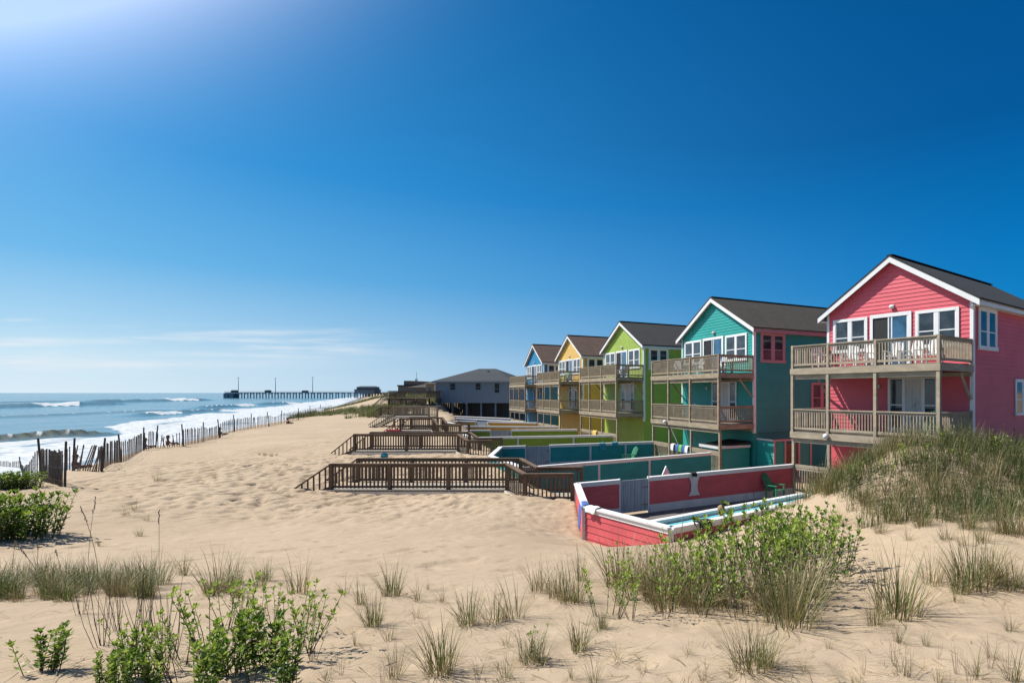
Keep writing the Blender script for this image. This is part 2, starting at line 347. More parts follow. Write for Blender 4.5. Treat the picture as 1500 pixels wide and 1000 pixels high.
vd = N(nt, 'ShaderNodeVectorMath', operation='DOT_PRODUCT'); nt.links.new(tcw, vd.inputs[0]); vd.inputs[1].default_value = sd
au = mth(nt, 'MINIMUM', mth(nt, 'MULTIPLY', mth(nt, 'POWER', 2.718, mth(nt, 'MULTIPLY', mth(nt, 'SUBTRACT', vd.outputs['Value'], .79), 30.0)), .40), .5)
deep = mixc(nt, 1.0, deep, mixc(nt, 1.0, (1,.93,.95), au, 'MULTIPLY'), 'ADD')
skyc = mixc(nt, .985, sky.outputs['Color'], mixc(nt, 1.0, deep, (10.3,10.3,10.3), 'MULTIPLY'))
# thin cirrus streaks low over the sea
az = mth(nt, 'DIVIDE', sx.outputs[0], mth(nt, 'MAXIMUM', sx.outputs[1], .05)); el = mth(nt, 'DIVIDE', sx.outputs[2], mth(nt, 'MAXIMUM', sx.outputs[1], .05))
cv = N(nt, 'ShaderNodeCombineXYZ'); nt.links.new(az, cv.inputs[0]); nt.links.new(el, cv.inputs[1])
cn = noise(nt, cv.outputs[0], 1, 6, .6, (2.2, 34, 1)); cn2 = noise(nt, cv.outputs[0], 1, 3, .5, (1.3, 9, 1))
band = mth(nt, 'MULTIPLY', sstep(nt, el, .015, .06), sstep(nt, el, .16, .09))
band = mth(nt, 'MULTIPLY', band, sstep(nt, az, -.35, -.75))
cl = mth(nt, 'MULTIPLY', mth(nt, 'MULTIPLY', sstep(nt, cn, .47, .72), sstep(nt, cn2, .40, .6)), band)
def streak(e0, slope, a0, a1, wd, amt):
    c_ = mth(nt, 'ADD', mth(nt, 'SUBTRACT', el, e0), mth(nt, 'MULTIPLY', mth(nt, 'ADD', az, -a0), slope)); c_ = mth(nt, 'ADD', c_, mth(nt, 'MULTIPLY', mth(nt, 'SUBTRACT', cn2, .5), .012))
    g_ = mth(nt, 'POWER', 2.718, mth(nt, 'MULTIPLY', mth(nt, 'POWER', mth(nt, 'DIVIDE', c_, wd), 2.0), -1.0))
    w_ = mth(nt, 'MULTIPLY', sstep(nt, az, a0, a0+(a1-a0)*.35), sstep(nt, az, a1, a1-(a1-a0)*.6))
    return mth(nt, 'MULTIPLY', mth(nt, 'MULTIPLY', g_, w_), mth(nt, 'MULTIPLY', sstep(nt, cn, .30, .62), amt))
for a_ in ((.094,.012,-1.24,-.90,.0042,1.4),(.088,.0,-1.26,-1.0,.004,1.2),(.071,.018,-.98,-.54,.004,1.2),(.128,.0,-1.22,-1.11,.003,.6),(.055,.0,-1.0,-.45,.012,.4),(.05,.0,-1.3,-.8,.02,.4)): cl = mth(nt, 'MAXIMUM', cl, streak(*a_))
skyc = mixc(nt, mth(nt, 'MULTIPLY', cl, .8), skyc, (8.5, 8.8, 9.2))
nt.links.new(skyc, bg.inputs['Color']); bg.inputs['Strength'].default_value = .068
scene.view_settings.view_transform = 'Standard'; scene.view_settings.look = 'None'; scene.view_settings.exposure = .55; scene.view_settings.gamma = 1
scene.render.engine = 'CYCLES'; scene.cycles.use_denoising = True; scene.cycles.max_bounces = 6
scene.cycles.sample_clamp_indirect = 8
# ------------------------------------------------------------------ builders shared by houses, yards and walks
def rail_line(mb, p, q, h=.98, gap=.145, bal=.038, cap=.14, base=.09, caph=.04):
    """balusters between two rails, from p to q (points on the floor)"""
    p, q = Vector(p), Vector(q); up = Vector((0,0,1)); L = (q-p).length
    mb.bar(p+up*(h-caph), q+up*(h-caph), cap, caph)
    mb.bar(p+up*(h-caph-.10), q+up*(h-caph-.10), .04, .09)
    mb.bar(p+up*base, q+up*base, .04, .085)
    n = max(2, int(L/gap))
    for i in range(1, n):
        c = p+(q-p)*(i/n); j = random.uniform(-.004, .004)
        mb.bar(c+up*(base+.086), c+up*(h-caph-.102)+Vector((0,0,0)), bal, bal) if False else mb.box(c.x-bal/2+j, c.x+bal/2+j, c.y-bal/2, c.y+bal/2, c.z+base-.02, c.z+h-caph-.02)

def clap(mb, a0, a1, z0, z1, clip=None, step=.17, plane=0.0, out=-1, axis='a'):
    """lapped boards on the plane b = plane (axis a) or a = plane (axis b); out is the side that faces away from the house"""
    def P(t, z, d): return Vector((t, plane+out*d, z)) if axis == 'a' else Vector((plane+out*d, t, z))
    z = z0
    while z < z1-1e-4:
        zt = min(z+step, z1)
        l0, r0 = (a0, a1) if clip is None else clip(z); l1, r1 = (a0, a1) if clip is None else clip(zt)
        if r0-l0 > .02:
            if r1-l1 < .02: l1 = r1 = (l1+r1)/2
            k = (out < 0) == (axis == 'a')
            for pts in ([P(l0,z,.024), P(r0,z,.024), P(r1,zt,.004), P(l1,zt,.004)], [P(l0,z,.003), P(r0,z,.003), P(r0,z,.024), P(l0,z,.024)]):
                mb.poly(pts if k else pts[::-1])
        z = zt

def window(parent, t0, t1, z0, z1, plane, out, axis, trim, double=True, name='window', glass='glass', deep=.05, split=True, tw=.13):
    """trim boards, mullion and meeting rails; its panes are sub-parts"""
    fr = MB()
    def B(mb, u0, u1, v0, v1, d0, d1):
        lo, hi = sorted((plane+out*d0, plane+out*d1))
        (mb.box(u0, u1, lo, hi, v0, v1) if axis == 'a' else mb.box(lo, hi, u0, u1, v0, v1))
    B(fr, t0, t0+tw, z0, z1, .002, deep); B(fr, t1-tw, t1, z0, z1, .002, deep)
    B(fr, t0+tw, t1-tw, z1-tw, z1, .002, deep+.004); B(fr, t0-.03, t1+.03, z0-.05, z0+tw*.7, .002, deep+.03)
    cols = []
    if double:
        mid = (t0+t1)/2; B(fr, mid-tw*.65, mid+tw*.65, z0+tw*.7, z1-tw, .002, deep-.003)
        cols = [(t0+tw, mid-tw*.65), (mid+tw*.65, t1-tw)]
    else: cols = [(t0+tw, t1-tw)]
    zl, zh = z0+tw*.7, z1-tw
    for u0, u1 in cols:
        s = .035
        B(fr, u0, u0+s, zl, zh, .002, deep-.015); B(fr, u1-s, u1, zl, zh, .002, deep-.015)
        if split: B(fr, u0+s, u1-s, zl+(zh-zl)*.42-.02, zl+(zh-zl)*.42+.025, .002, deep-.012)
    f = fr.build(name, trim, parent)
    for u0, u1 in cols:
        p = MB(); B(p, u0+.036, u1-.036, zl+.001, zh-.001, .026, .029); p.build('pane', M[glass], f)
    return f

def chair_mesh(kind):
    """plastic or wooden armchair with a slatted back; front towards -y"""
    s, b, l, a = MB(), MB(), [], MB()
    for i in range(5): s.box(-.25, .25, -.26+i*.1, -.175+i*.1, .40+(-.008*i), .425+(-.008*i))
    tilt = .30 if kind == 'adirondack' else .16
    hb = .72 if kind == 'adirondack' else .62
    for i in range(6):
        x = -.22+i*.088; top = hb - (.10*((i-2.5)/2.5)**2 if kind == 'adirondack' else .04*((i-2.5)/2.5)**2)
        b.hexa([(x-.034,.235,.40),(x+.034,.235,.40),(x+.034,.26,.40),(x-.034,.26,.40),
                (x-.034,.235+tilt,.40+top),(x+.034,.235+tilt,.40+top),(x+.034,.26+tilt,.40+top),(x-.034,.26+tilt,.40+top)])
    b.box(-.25, .25, .30, .325, .58, .64)
    for sx in (-1, 1):
        a.hexa([(sx*.30-.05,-.30,.60),(sx*.30+.05,-.30,.60),(sx*.30+.04,.38,.60),(sx*.30-.04,.38,.60),(sx*.30-.05,-.30,.63),(sx*.30+.05,-.30,.63),(sx*.30+.04,.38,.63),(sx*.30-.04,.38,.63)])
        for y in (-.25, .25):
            m = MB(); m.hexa([(sx*.30-.025,y-.03,0),(sx*.30+.025,y-.03,0),(sx*.30+.025,y+.03,0),(sx*.30-.025,y+.03,0),(sx*.29-.025,y-.035,.60),(sx*.29+.025,y-.035,.60),(sx*.29+.025,y+.035,.60),(sx*.29-.025,y+.035,.60)]); l.append(m)
    return s, b, a, l
def make_chair(name, label, mat, kind='patio'):
    t = empty(name, label=label, cat='chair'); s, b, a, l = chair_mesh(kind)
    s.build('seat', mat, t); b.build('backrest', mat, t); a.build('armrest', mat, t)
    for m in l: m.build('leg', mat, t)
    return t
CH = {}
def chair(loc, rz, label, mat='white', kind='patio', group=None, name=None):
    key = (mat, kind)
    nm = name or ('adirondack_chair' if kind == 'adirondack' else 'balcony_chair')
    if key not in CH: o = CH[key] = make_chair(nm, label, M[mat], kind)
    else: o = copy_tree(CH[key])
    o.location = loc; o.rotation_euler = (0,0,rz); o['label'] = label
    if group: o['group'] = group
    elif 'group' in o: del o['group']
    return o
M['green_plastic'] = paint('green_plastic', (.05,.30,.16), .45, .08); M['orange_plastic'] = paint('orange_plastic', (.75,.28,.06), .45, .08); M['lightgreen_plastic'] = paint('pale_green_plastic', (.35,.62,.35), .45, .08)
M['pinkwhite'] = paint('pinkish_plastic', (.75,.55,.55), .45, .08); M['towelblue'] = paint('blue_towel', (.06,.16,.5), .95, .2); M['towelwhite'] = paint('white_towel', (.78,.77,.76), .95, .08)
M['towelgreen'] = paint('green_towel', (.2,.6,.12), .95, .2); M['towelgrey'] = paint('grey_towel', (.32,.33,.36), .95, .1); M['towelblack'] = paint('black_towel', (.02,.02,.025), .95, .1); M['towelteal'] = paint('turquoise_towel', (.05,.4,.5), .95, .15)

M['greydeck'] = paint('grey_deck_boards', (.24,.205,.16), .9, .25, 2, (1,4,1), dark=.5, bmp=.3)
HOUSES = {}
def house(key, label, O, rz, Wd, dd, wall, side, trim, sidetrim, roof, dz=0, depth=11, gwall=None, posts=(0,.285,.62,1)):
    """Beach cottage on piles. Local frame: x along the sea front, y inland from the front edge of the decks, z up."""
    t = empty('beach_house', (O[0], O[1], 0), rz, label, 'house', 'coloured cottages in a row behind the beach')
    HOUSES[key] = t
    UD, LD, EV, AP = 5.65+dz, 2.85+dz, 8.15+dz, 10.42+dz         # upper deck, lower deck, eave, ridge
    fw = dd; sl = (AP-EV)/(Wd/2+.35); fr = Wd/6.7
    WM, SM, TM, ST = M[wall], M[side], M[trim], M[sidetrim]
    # walls
    zw = AP-(Wd/2)*sl-.12                                        # where side walls meet the roof
    def clip(z):
        hw = Wd/2 if z <= zw else (AP-.12-z)/sl
        return Wd/2-hw, Wd/2+hw
    mb = MB(); clap(mb, 0, Wd, 2.3, AP-.12, clip, plane=fw, out=-1); mb.build('front_wall', WM, t)
    mb = MB(); clap(mb, fw, fw+depth, 2.3, zw, plane=Wd, out=1, axis='b'); mb.build('side_wall', SM, t)
    mb = MB(); clap(mb, fw, fw+depth, 2.3, zw, plane=0, out=-1, axis='b'); mb.build('side_wall', SM, t)
    mb = MB(); clap(mb, 0, Wd, 2.3, AP-.12, clip, plane=fw+depth, out=1); mb.build('rear_wall', SM, t)
    mb = MB(); g = .05
    for y0, y1, x0, x1 in ((fw+.03, fw+.05, g, Wd-g), (fw+depth-.06, fw+depth-.04, g, Wd-g), (fw+.06, fw+depth-.07, Wd-g-.02, Wd-g), (fw+.06, fw+depth-.07, g, g+.02)):
        mb.box(x0, x1, y0, y1, -.25, 2.31)
    mb.build('ground_wall', M[gwall or side], t)
    for x in (0, Wd):
        mb = MB(); s = 1 if x else -1
        lo, hi = sorted((x+s*.035, x-s*.10)); mb.box(lo, hi, fw-.037, fw-.003, 2.28, zw+.02)
        lo, hi = sorted((x+s*.038, x+s*.004)); mb.box(lo, hi, fw-.003, fw+.12, 2.28, zw+.02)
        mb.build('corner_board', TM, t)
    # roof
    th = .12; oh = .35; y0, y1 = fw-.30, fw+depth+.3
    def slope(mb, y0, y1, dz0, dz1, x_in, x_out):
        for s in (-1, 1):
            xi, xo = Wd/2+s*x_in, Wd/2+s*x_out; zi, zo = AP-x_in*sl, AP-x_out*sl
            pts = [(xi,y0,zi+dz0),(xo,y0,zo+dz0),(xo,y1,zo+dz0),(xi,y1,zi+dz0),(xi,y0,zi+dz1),(xo,y0,zo+dz1),(xo,y1,zo+dz1),(xi,y1,zi+dz1)]
            mb.hexa(pts if s > 0 else [pts[i] for i in (1,0,3,2,5,4,7,6)])
    mb = MB(); slope(mb, y0-.03, y1, .0, .07, 0, Wd/2+oh+.05); r = mb.build('roof', M[roof], t)
    mb = MB()
    for s in (-1, 1):
        mb.bar((Wd/2+s*.02, y0+.02, AP+.055), (Wd/2+s*.02, y1-.02, AP+.055), .26, .03)
    mb.build('ridge_cap', M[roof], r)
    mb = MB(); slope(mb, y0+.05, y1-.05, -.05, -.004, .0, Wd/2+oh-.02); mb.build('soffit', TM, r)
    for s in (-1, 1):
        mb = MB(); xi, xo = Wd/2, Wd/2+s*(Wd/2+oh+.02); zo = AP-(Wd/2+oh+.02)*sl
        p = [(xi,y0-.012,AP-.25),(xo,y0-.012,zo-.25),(xo,y0+.03,zo-.25),(xi,y0+.03,AP-.25),(xi,y0-.012,AP-.004),(xo,y0-.012,zo-.004),(xo,y0+.03,zo-.004),(xi,y0+.03,AP-.004)]
        mb.hexa(p if s > 0 else [p[i] for i in (1,0,3,2,5,4,7,6)]); mb.build('rake_board', TM, r)
        mb = MB(); xe = Wd/2+s*(Wd/2+oh); lo, hi = sorted((xe, xe-s*.04)); ze = AP-(Wd/2+oh)*sl
        mb.box(lo, hi, y0+.033, y1-.05, ze-.22, ze-.06)
        lo, hi = sorted((xe-s*.042, Wd/2+s*(Wd/2+.03))); mb.box(lo, hi, y0+.10, y1-.05, ze-.22, ze-.195)
        mb.build('eave_board', ST if s > 0 else TM, r)
    # windows and doors of the sea front
    k = lambda u: u*Wd
    window(t, k(.05), k(.32), UD+.8, UD+2.32, fw-.02, -1, 'a', TM)
    window(t, k(.655), k(.925), UD+.8, UD+2.32, fw-.02, -1, 'a', TM)
    d0, d1 = k(.34), k(.63); dr = MB(); zt = UD+2.36
    for a0, a1, z0, z1, dp in ((d0,d0+.14,UD,zt,.05),(d1-.14,d1,UD,zt,.05),(d0+.14,d1-.14,zt-.16,zt,.053)): dr.box(a0,a1,fw-.02-dp,fw-.022,z0,z1)
    mid = d0+(d1-d0)*.46; wdt = d1-d0
    for a0 in (mid-.03, d1-.14-.07, mid+.12*fr): dr.box(a0, a0+.06, fw-.02-.035, fw-.022, UD+.05, zt-.16)
    dr.box(mid+.03, d1-.21, fw-.02-.033, fw-.022, UD+.02, UD+.12)
    dd_ = dr.build('sliding_door', TM, t)
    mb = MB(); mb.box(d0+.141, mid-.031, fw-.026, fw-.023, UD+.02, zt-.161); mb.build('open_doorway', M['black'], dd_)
    mb = MB(); mb.box(mid+.031, d1-.141, fw-.045, fw-.042, UD+.121, zt-.161); mb.build('pane', M['glass_sky'], dd_)
    mb = MB(); mb.ball((k(.5), fw-.10, UD+2.62), .13, .09, .09, 10, 6); mb.box(k(.5)-.09, k(.5)+.09, fw-.06, fw-.01, UD+2.58, UD+2.72); mb.build('porch_light', M['offwhite'], t, True)
    # lower floor entrance: white door between dark side panes
    e0, e1 = k(.47), k(.80); en = MB(); ez = LD+2.28
    for a0, a1 in ((e0,e0+.12),(e0+(e1-e0)*.30,e0+(e1-e0)*.36),(e0+(e1-e0)*.69,e0+(e1-e0)*.75),(e1-.12,e1)): en.box(a0,a1,fw-.07,fw-.022,LD,ez)
    en.box(e0, e1, fw-.073, fw-.022, ez, ez+.14)
    ent = en.build('entrance', TM, t)
    for a0, a1 in ((e0+.121,e0+(e1-e0)*.299),(e0+(e1-e0)*.751,e1-.121)):
        mb = MB(); mb.box(a0,a1,fw-.05,fw-.047,LD+.2,ez-.001); mb.build('pane', M['glass'], ent)
        mb = MB(); mb.box(a0,a1,fw-.055,fw-.04,LD+1.15,LD+1.2); mb.build('sash', TM, ent)
        mb = MB(); mb.box(a0,a1,fw-.055,fw-.04,LD+.02,LD+.2); mb.build('kick_panel', TM, ent)
    mb = MB(); a0, a1 = e0+(e1-e0)*.361, e0+(e1-e0)*.689
    mb.box(a0,a1,fw-.052,fw-.03,LD+.02,ez-.001)
    w_ = a1-a0
    for u in (.12, .55):
        for z0, z1 in ((.25,.85),(1.0,1.9)): mb.box(a0+u*w_, a0+(u+.33)*w_, fw-.062, fw-.0525, LD+z0, LD+z1)
    mb.build('door', M['offwhite'], ent)
    mb = MB(); mb.box(k(.39), k(.39)+.16, fw-.12, fw-.02, LD+1.9, LD+2.05); mb.build('porch_light', M['offwhite'], t)
    # decks
    wood = M['woodlight'] if key in ('pink',) else M['wood']
    for nm, z, top in (('upper_deck', UD, True), ('lower_deck', LD, False)):
        mb = MB(); n = 20
        for i in range(n): mb.box(.04, Wd-.04, .05+i*(fw-.09)/n, .05+(i+.94)*(fw-.09)/n, z-.04, z)
        for i in range(1, 8): mb.box(i*Wd/8-.02, i*Wd/8+.02, .05, fw-.04, z-.25, z-.041)
        dk = mb.build(nm, M['greydeck'], t)
        mb = MB(); mb.box(-.04, Wd+.04, -.05, .0, z-.30, z-.035); mb.box(-.06, -.01, .003, fw-.04, z-.30, z-.035); mb.box(Wd+.01, Wd+.06, .003, fw-.04, z-.30, z-.035)
        mb.build('rim_board', wood, dk)
        mb = MB(); mb.box(-.02, Wd+.02, .05, .14, z-.50, z-.302); mb.box(-.02, Wd+.02, fw-.2, fw-.10, z-.46, z-.302); mb.build('beam', wood, dk)
        px = [.05+p*(Wd-.1) for p in posts]
        for i in range(3):
            mb = MB(); rail_line(mb, (px[i]+.05, .03, z), (px[i+1]-.05, .03, z), .98, .125)
            mb.build('railing', wood, dk)
        for x in (.05, Wd-.05):
            mb = MB(); rail_line(mb, (x, .10, z), (x, fw-.06, z), .98, .125); mb.build('railing', wood, dk)
            mb = MB(); mb.box(x-.05, x+.05, fw-.10, fw-.035, z, z+1.0); mb.build('wall_post', wood, dk)
    for p in posts:
        x = .05+p*(Wd-.1); mb = MB()
        mb.box(x-.065, x+.065, .045, .175, -.25, LD-.505); mb.box(x-.065, x+.065, -.03, .10, LD-.03, UD-.305); mb.box(x-.055, x+.055, -.02, .08, UD-.03, UD+1.0)
        mb.build('deck_post', wood, t)
    for s, x in ((1, .06), (-1, Wd-.06)):
        mb = MB(); p, q = Vector((x, fw-.06, UD-1.35)), Vector((x, fw-.95, UD-.33)); mb.stick(p, q, .06, 4); mb.build('brace', wood, t)
    # ground level: balustrade between the piles
    for i in range(3):
        mb = MB(); x0, x1 = .05+posts[i]*(Wd-.1)+.07, .05+posts[i+1]*(Wd-.1)-.07
        rail_line(mb, (x0, .11, .08), (x1, .11, .08), 1.28, .125, caph=.14, cap=.06); mb.build('ground_railing', wood, t)
    # side wall windows
    window(t, fw+.42, fw+2.2, UD+.65, UD+2.3, Wd+.02, 1, 'b', ST, tw=.16)
    window(t, fw+4.2, fw+5.9, LD+.75, LD+2.3, Wd+.02, 1, 'b', ST)
    window(t, fw+.5, fw+2.1, UD+.65, UD+2.3, -.02, -1, 'b', TM)
    return t
M['glass_sky'] = glassy('blue_door_glass', (.03,.09,.16), .03)
def ang(u): return math.atan2(u[1], u[0])
house('pink', 'pink clapboard cottage with grey wooden decks behind the dune', (4.87,25.4), ang((.646,-.762)), 6.7, 2.75, 'pink', 'pink', 'white', 'white', 'roof_black', depth=10)
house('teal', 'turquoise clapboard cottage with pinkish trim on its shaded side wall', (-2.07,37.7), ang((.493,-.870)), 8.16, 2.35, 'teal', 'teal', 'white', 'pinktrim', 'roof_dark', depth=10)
house('green', 'lime green clapboard cottage with a black shingle roof', (-9.18,50.5), ang((.504,-.864)), 8.1, 2.35, 'green', 'green', 'white', 'white', 'roof_black', dz=.12, depth=10)
house('yellow', 'yellow clapboard cottage with a brown shingle roof', (-15.6,60.7), ang((.5,-.866)), 7.7, 2.35, 'yellow', 'yellow', 'white', 'white', 'roof_brown', depth=9)
house('blue', 'blue clapboard cottage, smallest and farthest down the row', (-21.3,69.8), ang((.5,-.866)), 7.3, 2.1, 'blue', 'blue', 'white', 'white', 'roof_brown', dz=-.15, depth=9)
def on(key, a, b, z):                       # a place on a house -> world point
    t = HOUSES[key]; c, s = math.cos(t.rotation_euler.z), math.sin(t.rotation_euler.z)
    return Vector((t.location.x+a*c-b*s, t.location.y+a*s+b*c, z))
def hrot(key): return HOUSES[key].rotation_euler.z
for key, a, b, z, r, mat, lab in (
    ('pink', .75, 1.2, 5.65, 1.2, 'pinkwhite', 'pinkish white armchair at the far corner of the pink cottage upper deck'),
    ('pink', 1.75, 1.9, 5.65, .2, 'white', 'white slatted chair under the double window beside the open pink cottage door'),
    ('pink', 2.55, 1.9, 5.65, -.2, 'white', 'white slatted chair directly outside the open dark doorway of the pink cottage'),
    ('pink', 4.0, 1.7, 5.65, .15, 'white', 'white slatted chair in front of the glass half of the pink cottage sliding door'),
    ('pink', 4.75, 1.8, 5.65, -.1, 'white', 'white chair under the near window of the pink cottage, on the doorway side'),
    ('pink', 5.6, 1.7, 5.65, .1, 'white', 'white chair under the near window of the pink cottage, on the deck-end side'),
    ('teal', 1.3, 1.1, 5.65, .6, 'white', 'white slatted chair at the far end of the turquoise cottage upper deck'),
    ('teal', 2.3, 1.4, 5.65, -.2, 'white', 'white slatted chair beside the open doorway of the turquoise cottage'),
    ('teal', 3.6, 1.4, 5.65, .2, 'white', 'white slatted chair before the glass door of the turquoise cottage'),
    ('teal', 6.2, 1.3, 5.65, .1, 'white', 'white slatted chair under the near window of the turquoise cottage'),
    ('teal', 7.2, 1.2, 5.65, -.5, 'green_plastic', 'green chair at the near end of the turquoise cottage upper deck'),
    ('teal', 2.7, 1.3, 2.85, 0, 'offwhite', 'weathered white chair on the lower deck of the turquoise cottage'),
    ('green', 3.4, 1.3, 5.77, .2, 'white', 'white chair outside the sliding door of the lime green cottage'),
    ('green', 5.2, 1.3, 5.77, -.2, 'white', 'white chair under the near window of the lime green cottage'),
    ('green', 6.6, 1.3, 5.77, .3, 'black', 'dark chair at the near end of the lime green upper deck'),
    ('yellow', 5.6, 1.2, 5.65, .3, 'lightgreen_plastic', 'pale green chair on the upper deck of the yellow cottage'),
    ('yellow', 7.0, 1.2, 5.65, -.3, 'orange_plastic', 'orange chair on the upper deck of the yellow cottage'),
    ('pink', 5.9, 1.3, 2.85, .2, 'lightgreen_plastic', 'pale green chair on the lower deck of the pink cottage above the dune plants')):
    chair(on(key, a, b, z), hrot(key)+r, lab, mat)

# ------------------------------------------------------------------ pool yards
def pool_fence(label, pts, segs, body, front, ztop=1.35, zbot=-.25, gate=None, batt=(), cap=.16):
    """A walled pool yard: one boarded side per segment (> cap), posts at the corners, a weathered gate in the far side."""
    t = empty('pool_fence', (pts[0][0], pts[0][1], 0), 0, label, 'fence', 'painted board walls round the pool yards')
    o = Vector((pts[0][0], pts[0][1], 0)); Pn = [Vector((p[0], p[1], 0))-o for p in pts]
    for i in range(len(Pn)-1):
        p, q = Pn[i], Pn[i+1]; d = (q-p); L = d.length; d.normalize(); n = Vector((d.y, -d.x, 0)) if segs[i] != 'far' else Vector((-d.y, d.x, 0))
        mat = M[front] if segs[i] == 'front' else M[body]
        mb = MB(); z = zbot; u = Vector((0,0,1))
        spans = [(0, L)]
        if gate and gate[0] == i: spans = [(0, gate[1]), (gate[2], L)]
        for s0, s1 in spans:
            z = zbot
            while z < ztop-.13:
                zt = min(z+.19, ztop-.12)
                for sg in (1, -1):
                    a, b = p+d*s0, p+d*s1
                    f = [a+n*sg*.05+u*z, b+n*sg*.05+u*z, b+n*sg*.032+u*zt, a+n*sg*.032+u*zt]
                    mb.poly(f if sg > 0 else f[::-1]); f = [a+n*sg*.028+u*z, b+n*sg*.028+u*z, b+n*sg*.05+u*z, a+n*sg*.05+u*z]
                    mb.poly(f if sg > 0 else f[::-1])
                z = zt
        pn = mb.build('boarded_side', mat, t)
        cp = MB()
        for s0, s1 in spans:
            cp.bar(p+d*s0+u*(ztop-.045), p+d*s1+u*(ztop-.045), cap*2 if segs[i] == 'wide' else cap, .045)
            for sg in (1, -1): cp.bar(p+d*s0+n*sg*.058+u*(ztop-.16), p+d*s1+n*sg*.058+u*(ztop-.16), .02, .113)
        cp.build('cap_board', M['white'] if segs[i] != 'far' else M['white'], pn)
        if segs[i] == 'far':
            mb = MB()
            for s0, s1 in spans: mb.bar(p+d*s0+n*.06+u*.0, p+d*s1+n*.06+u*.0, .022, .30)
            mb.build('skirting_board', M['offwhite'], pn)
        for (si, at) in batt:
            if si == i:
                mb = MB(); mb.bar(p+d*(at-.06)+n*.06+u*zbot, p+d*(at+.06)+n*.06+u*zbot, .022, ztop-.163-zbot); mb.build('batten', M['offwhite'], pn)
        if gate and gate[0] == i:
            mb = MB(); a, b = gate[1], gate[2]; k = max(4, int((b-a)/.14))
            for j in range(k):
                s0 = a+.05+(b-a-.1)*j/k; s1 = a+.05+(b-a-.1)*(j+.94)/k; mb.bar(p+d*s0+u*.08, p+d*s1+u*.08, .04, ztop-.14+random.uniform(-.03,.02)*0)
            g = mb.build('gate', M['gatewood'], t)
            for g0 in (a, b-.045): mb = MB(); mb.bar(p+d*g0, p+d*(g0+.045), .1, ztop+.02); mb.build('gate_post', M['white'], g)
            for z in (.3, .95): mb = MB(); mb.bar(p+d*a+n*.03+u*z, p+d*(a+.3)+n*.03+u*z, .02, .05); mb.build('hinge', M['metal'], g)
    for i in range(1, len(Pn)-1):
        mb = MB(); c = Pn[i]; mb.box(c.x-.07, c.x+.07, c.y-.07, c.y+.07, zbot, ztop-.05); mb.build('corner_post', M['offwhite'], t)
    mb = MB(); return t
def pad(name, pts, z=0.0, mat='conc', label=None):
    mb = MB(); mb.poly([(p[0], p[1], z) for p in pts]); return tag(mb.build(name, M[mat]), label, 'paving', kind='structure')
pinkE = (5.6, 18.47)
pool_fence('red board wall round the pool yard of the pink cottage, with a peeling grey gate', [(5.0,25.5),(-3.75,20.1),(-2.77,16.1),(-.28,13.5),pinkE], ['far','cap','front','near'], 'pink_fence', 'pink_fence', gate=(0,7.4,8.65), zbot=-.3, cap=.22)
pool_fence('turquoise board wall round the pool yard of the turquoise cottage', [(-1.95,37.4),(-10.85,33.8),(-9.8,28.9),(-6.85,24.4),(1.5,30.5)], ['far','cap','front','near'], 'teal_fence', 'teal_fence', gate=(0,6.7,8.2), batt=((0,1.9),(0,4.2),(3,3.6),(3,6.4)), cap=.24)
pool_fence('olive green board wall round the pool yard of the lime green cottage', [(-9.3,50.0),(-18.3,48.8),(-17.8,45.2),(-15,40.9),(-5.3,43.2)], ['far','cap','front','near'], 'green_fence', 'green_fence', gate=(0,5.6,7.4), batt=((3,3.0),(3,7.0)), cap=.24)
pool_fence('yellow board wall round the pool yard of the yellow cottage', [(-15.7,61),(-25.6,64.8),(-25.7,61.8),(-20.9,55),(-11.9,54)], ['far','cap','front','near'], 'yellow_fence', 'yellow_fence', gate=(0,6.5,8.2), batt=((3,5.0),), cap=.24)
pool_fence('blue board wall round the pool yard of the blue cottage', [(-21.4,71),(-33.7,80),(-33.4,77),(-29,72),(-17.7,63.3)], ['far','cap','front','near'], 'blue_fence', 'blue_fence', batt=((3,5),(3,10)), cap=.24)
pad('pool_paving', [(5,25.5),(-3.7,20.1),(-2.7,16.1),(-.3,13.55),(5.6,18.5),(9,21)], label='dark paving inside the red pool yard')
pad('pool_paving', [(-2,37.5),(-10.85,33.8),(-9.8,28.9),(-6.85,24.4),(1.6,30.6)], label='grey paving inside the turquoise pool yard')
# the swimming pool of the pink cottage: water, white coping
def water_mat():
    m, nt, b = nt_new('pool_water'); tc = N(nt, 'ShaderNodeTexCoord').outputs['Object']
    f = noise(nt, tc, 3, 3); nt.links.new(ramp(nt, f, [(.3,(.10,.42,.46)),(.7,(.22,.58,.60))]), b.inputs['Base Color']); b.inputs['Roughness'].default_value = .08; bump(nt, b, f, .15, .1); return m
M['poolwater'] = water_mat()
du = Vector((.762,.646,0)); dn = Vector((-.646,.762,0)); c0 = Vector((-.10,13.75,0))
pl = empty('swimming_pool', c0, math.atan2(.646,.762), 'turquoise swimming pool with white coping inside the red board wall', 'pool')
mb = MB()
for (x0,x1,y0,y1) in ((.0,7.2,-.02,.24),(.0,7.2,1.68,1.90),(.0,.25,.241,1.679),(6.95,7.2,.241,1.679)): mb.box(x0,x1,y0,y1,.97,1.06)
mb.build('coping', M['white'], pl, bevel=.015)
mb = MB()
for (x0,x1,y0,y1) in ((.03,7.17,.02,.2),(.03,7.17,1.71,1.87),(.03,.2,.201,1.709),(7.0,7.17,.201,1.709)): mb.box(x0,x1,y0,y1,.0,.969)
mb.build('pool_side', M['white'], pl)
mb = MB(); mb.box(.205,6.995,.205,1.70,.01,.93); mb.build('pool_water', M['poolwater'], pl)

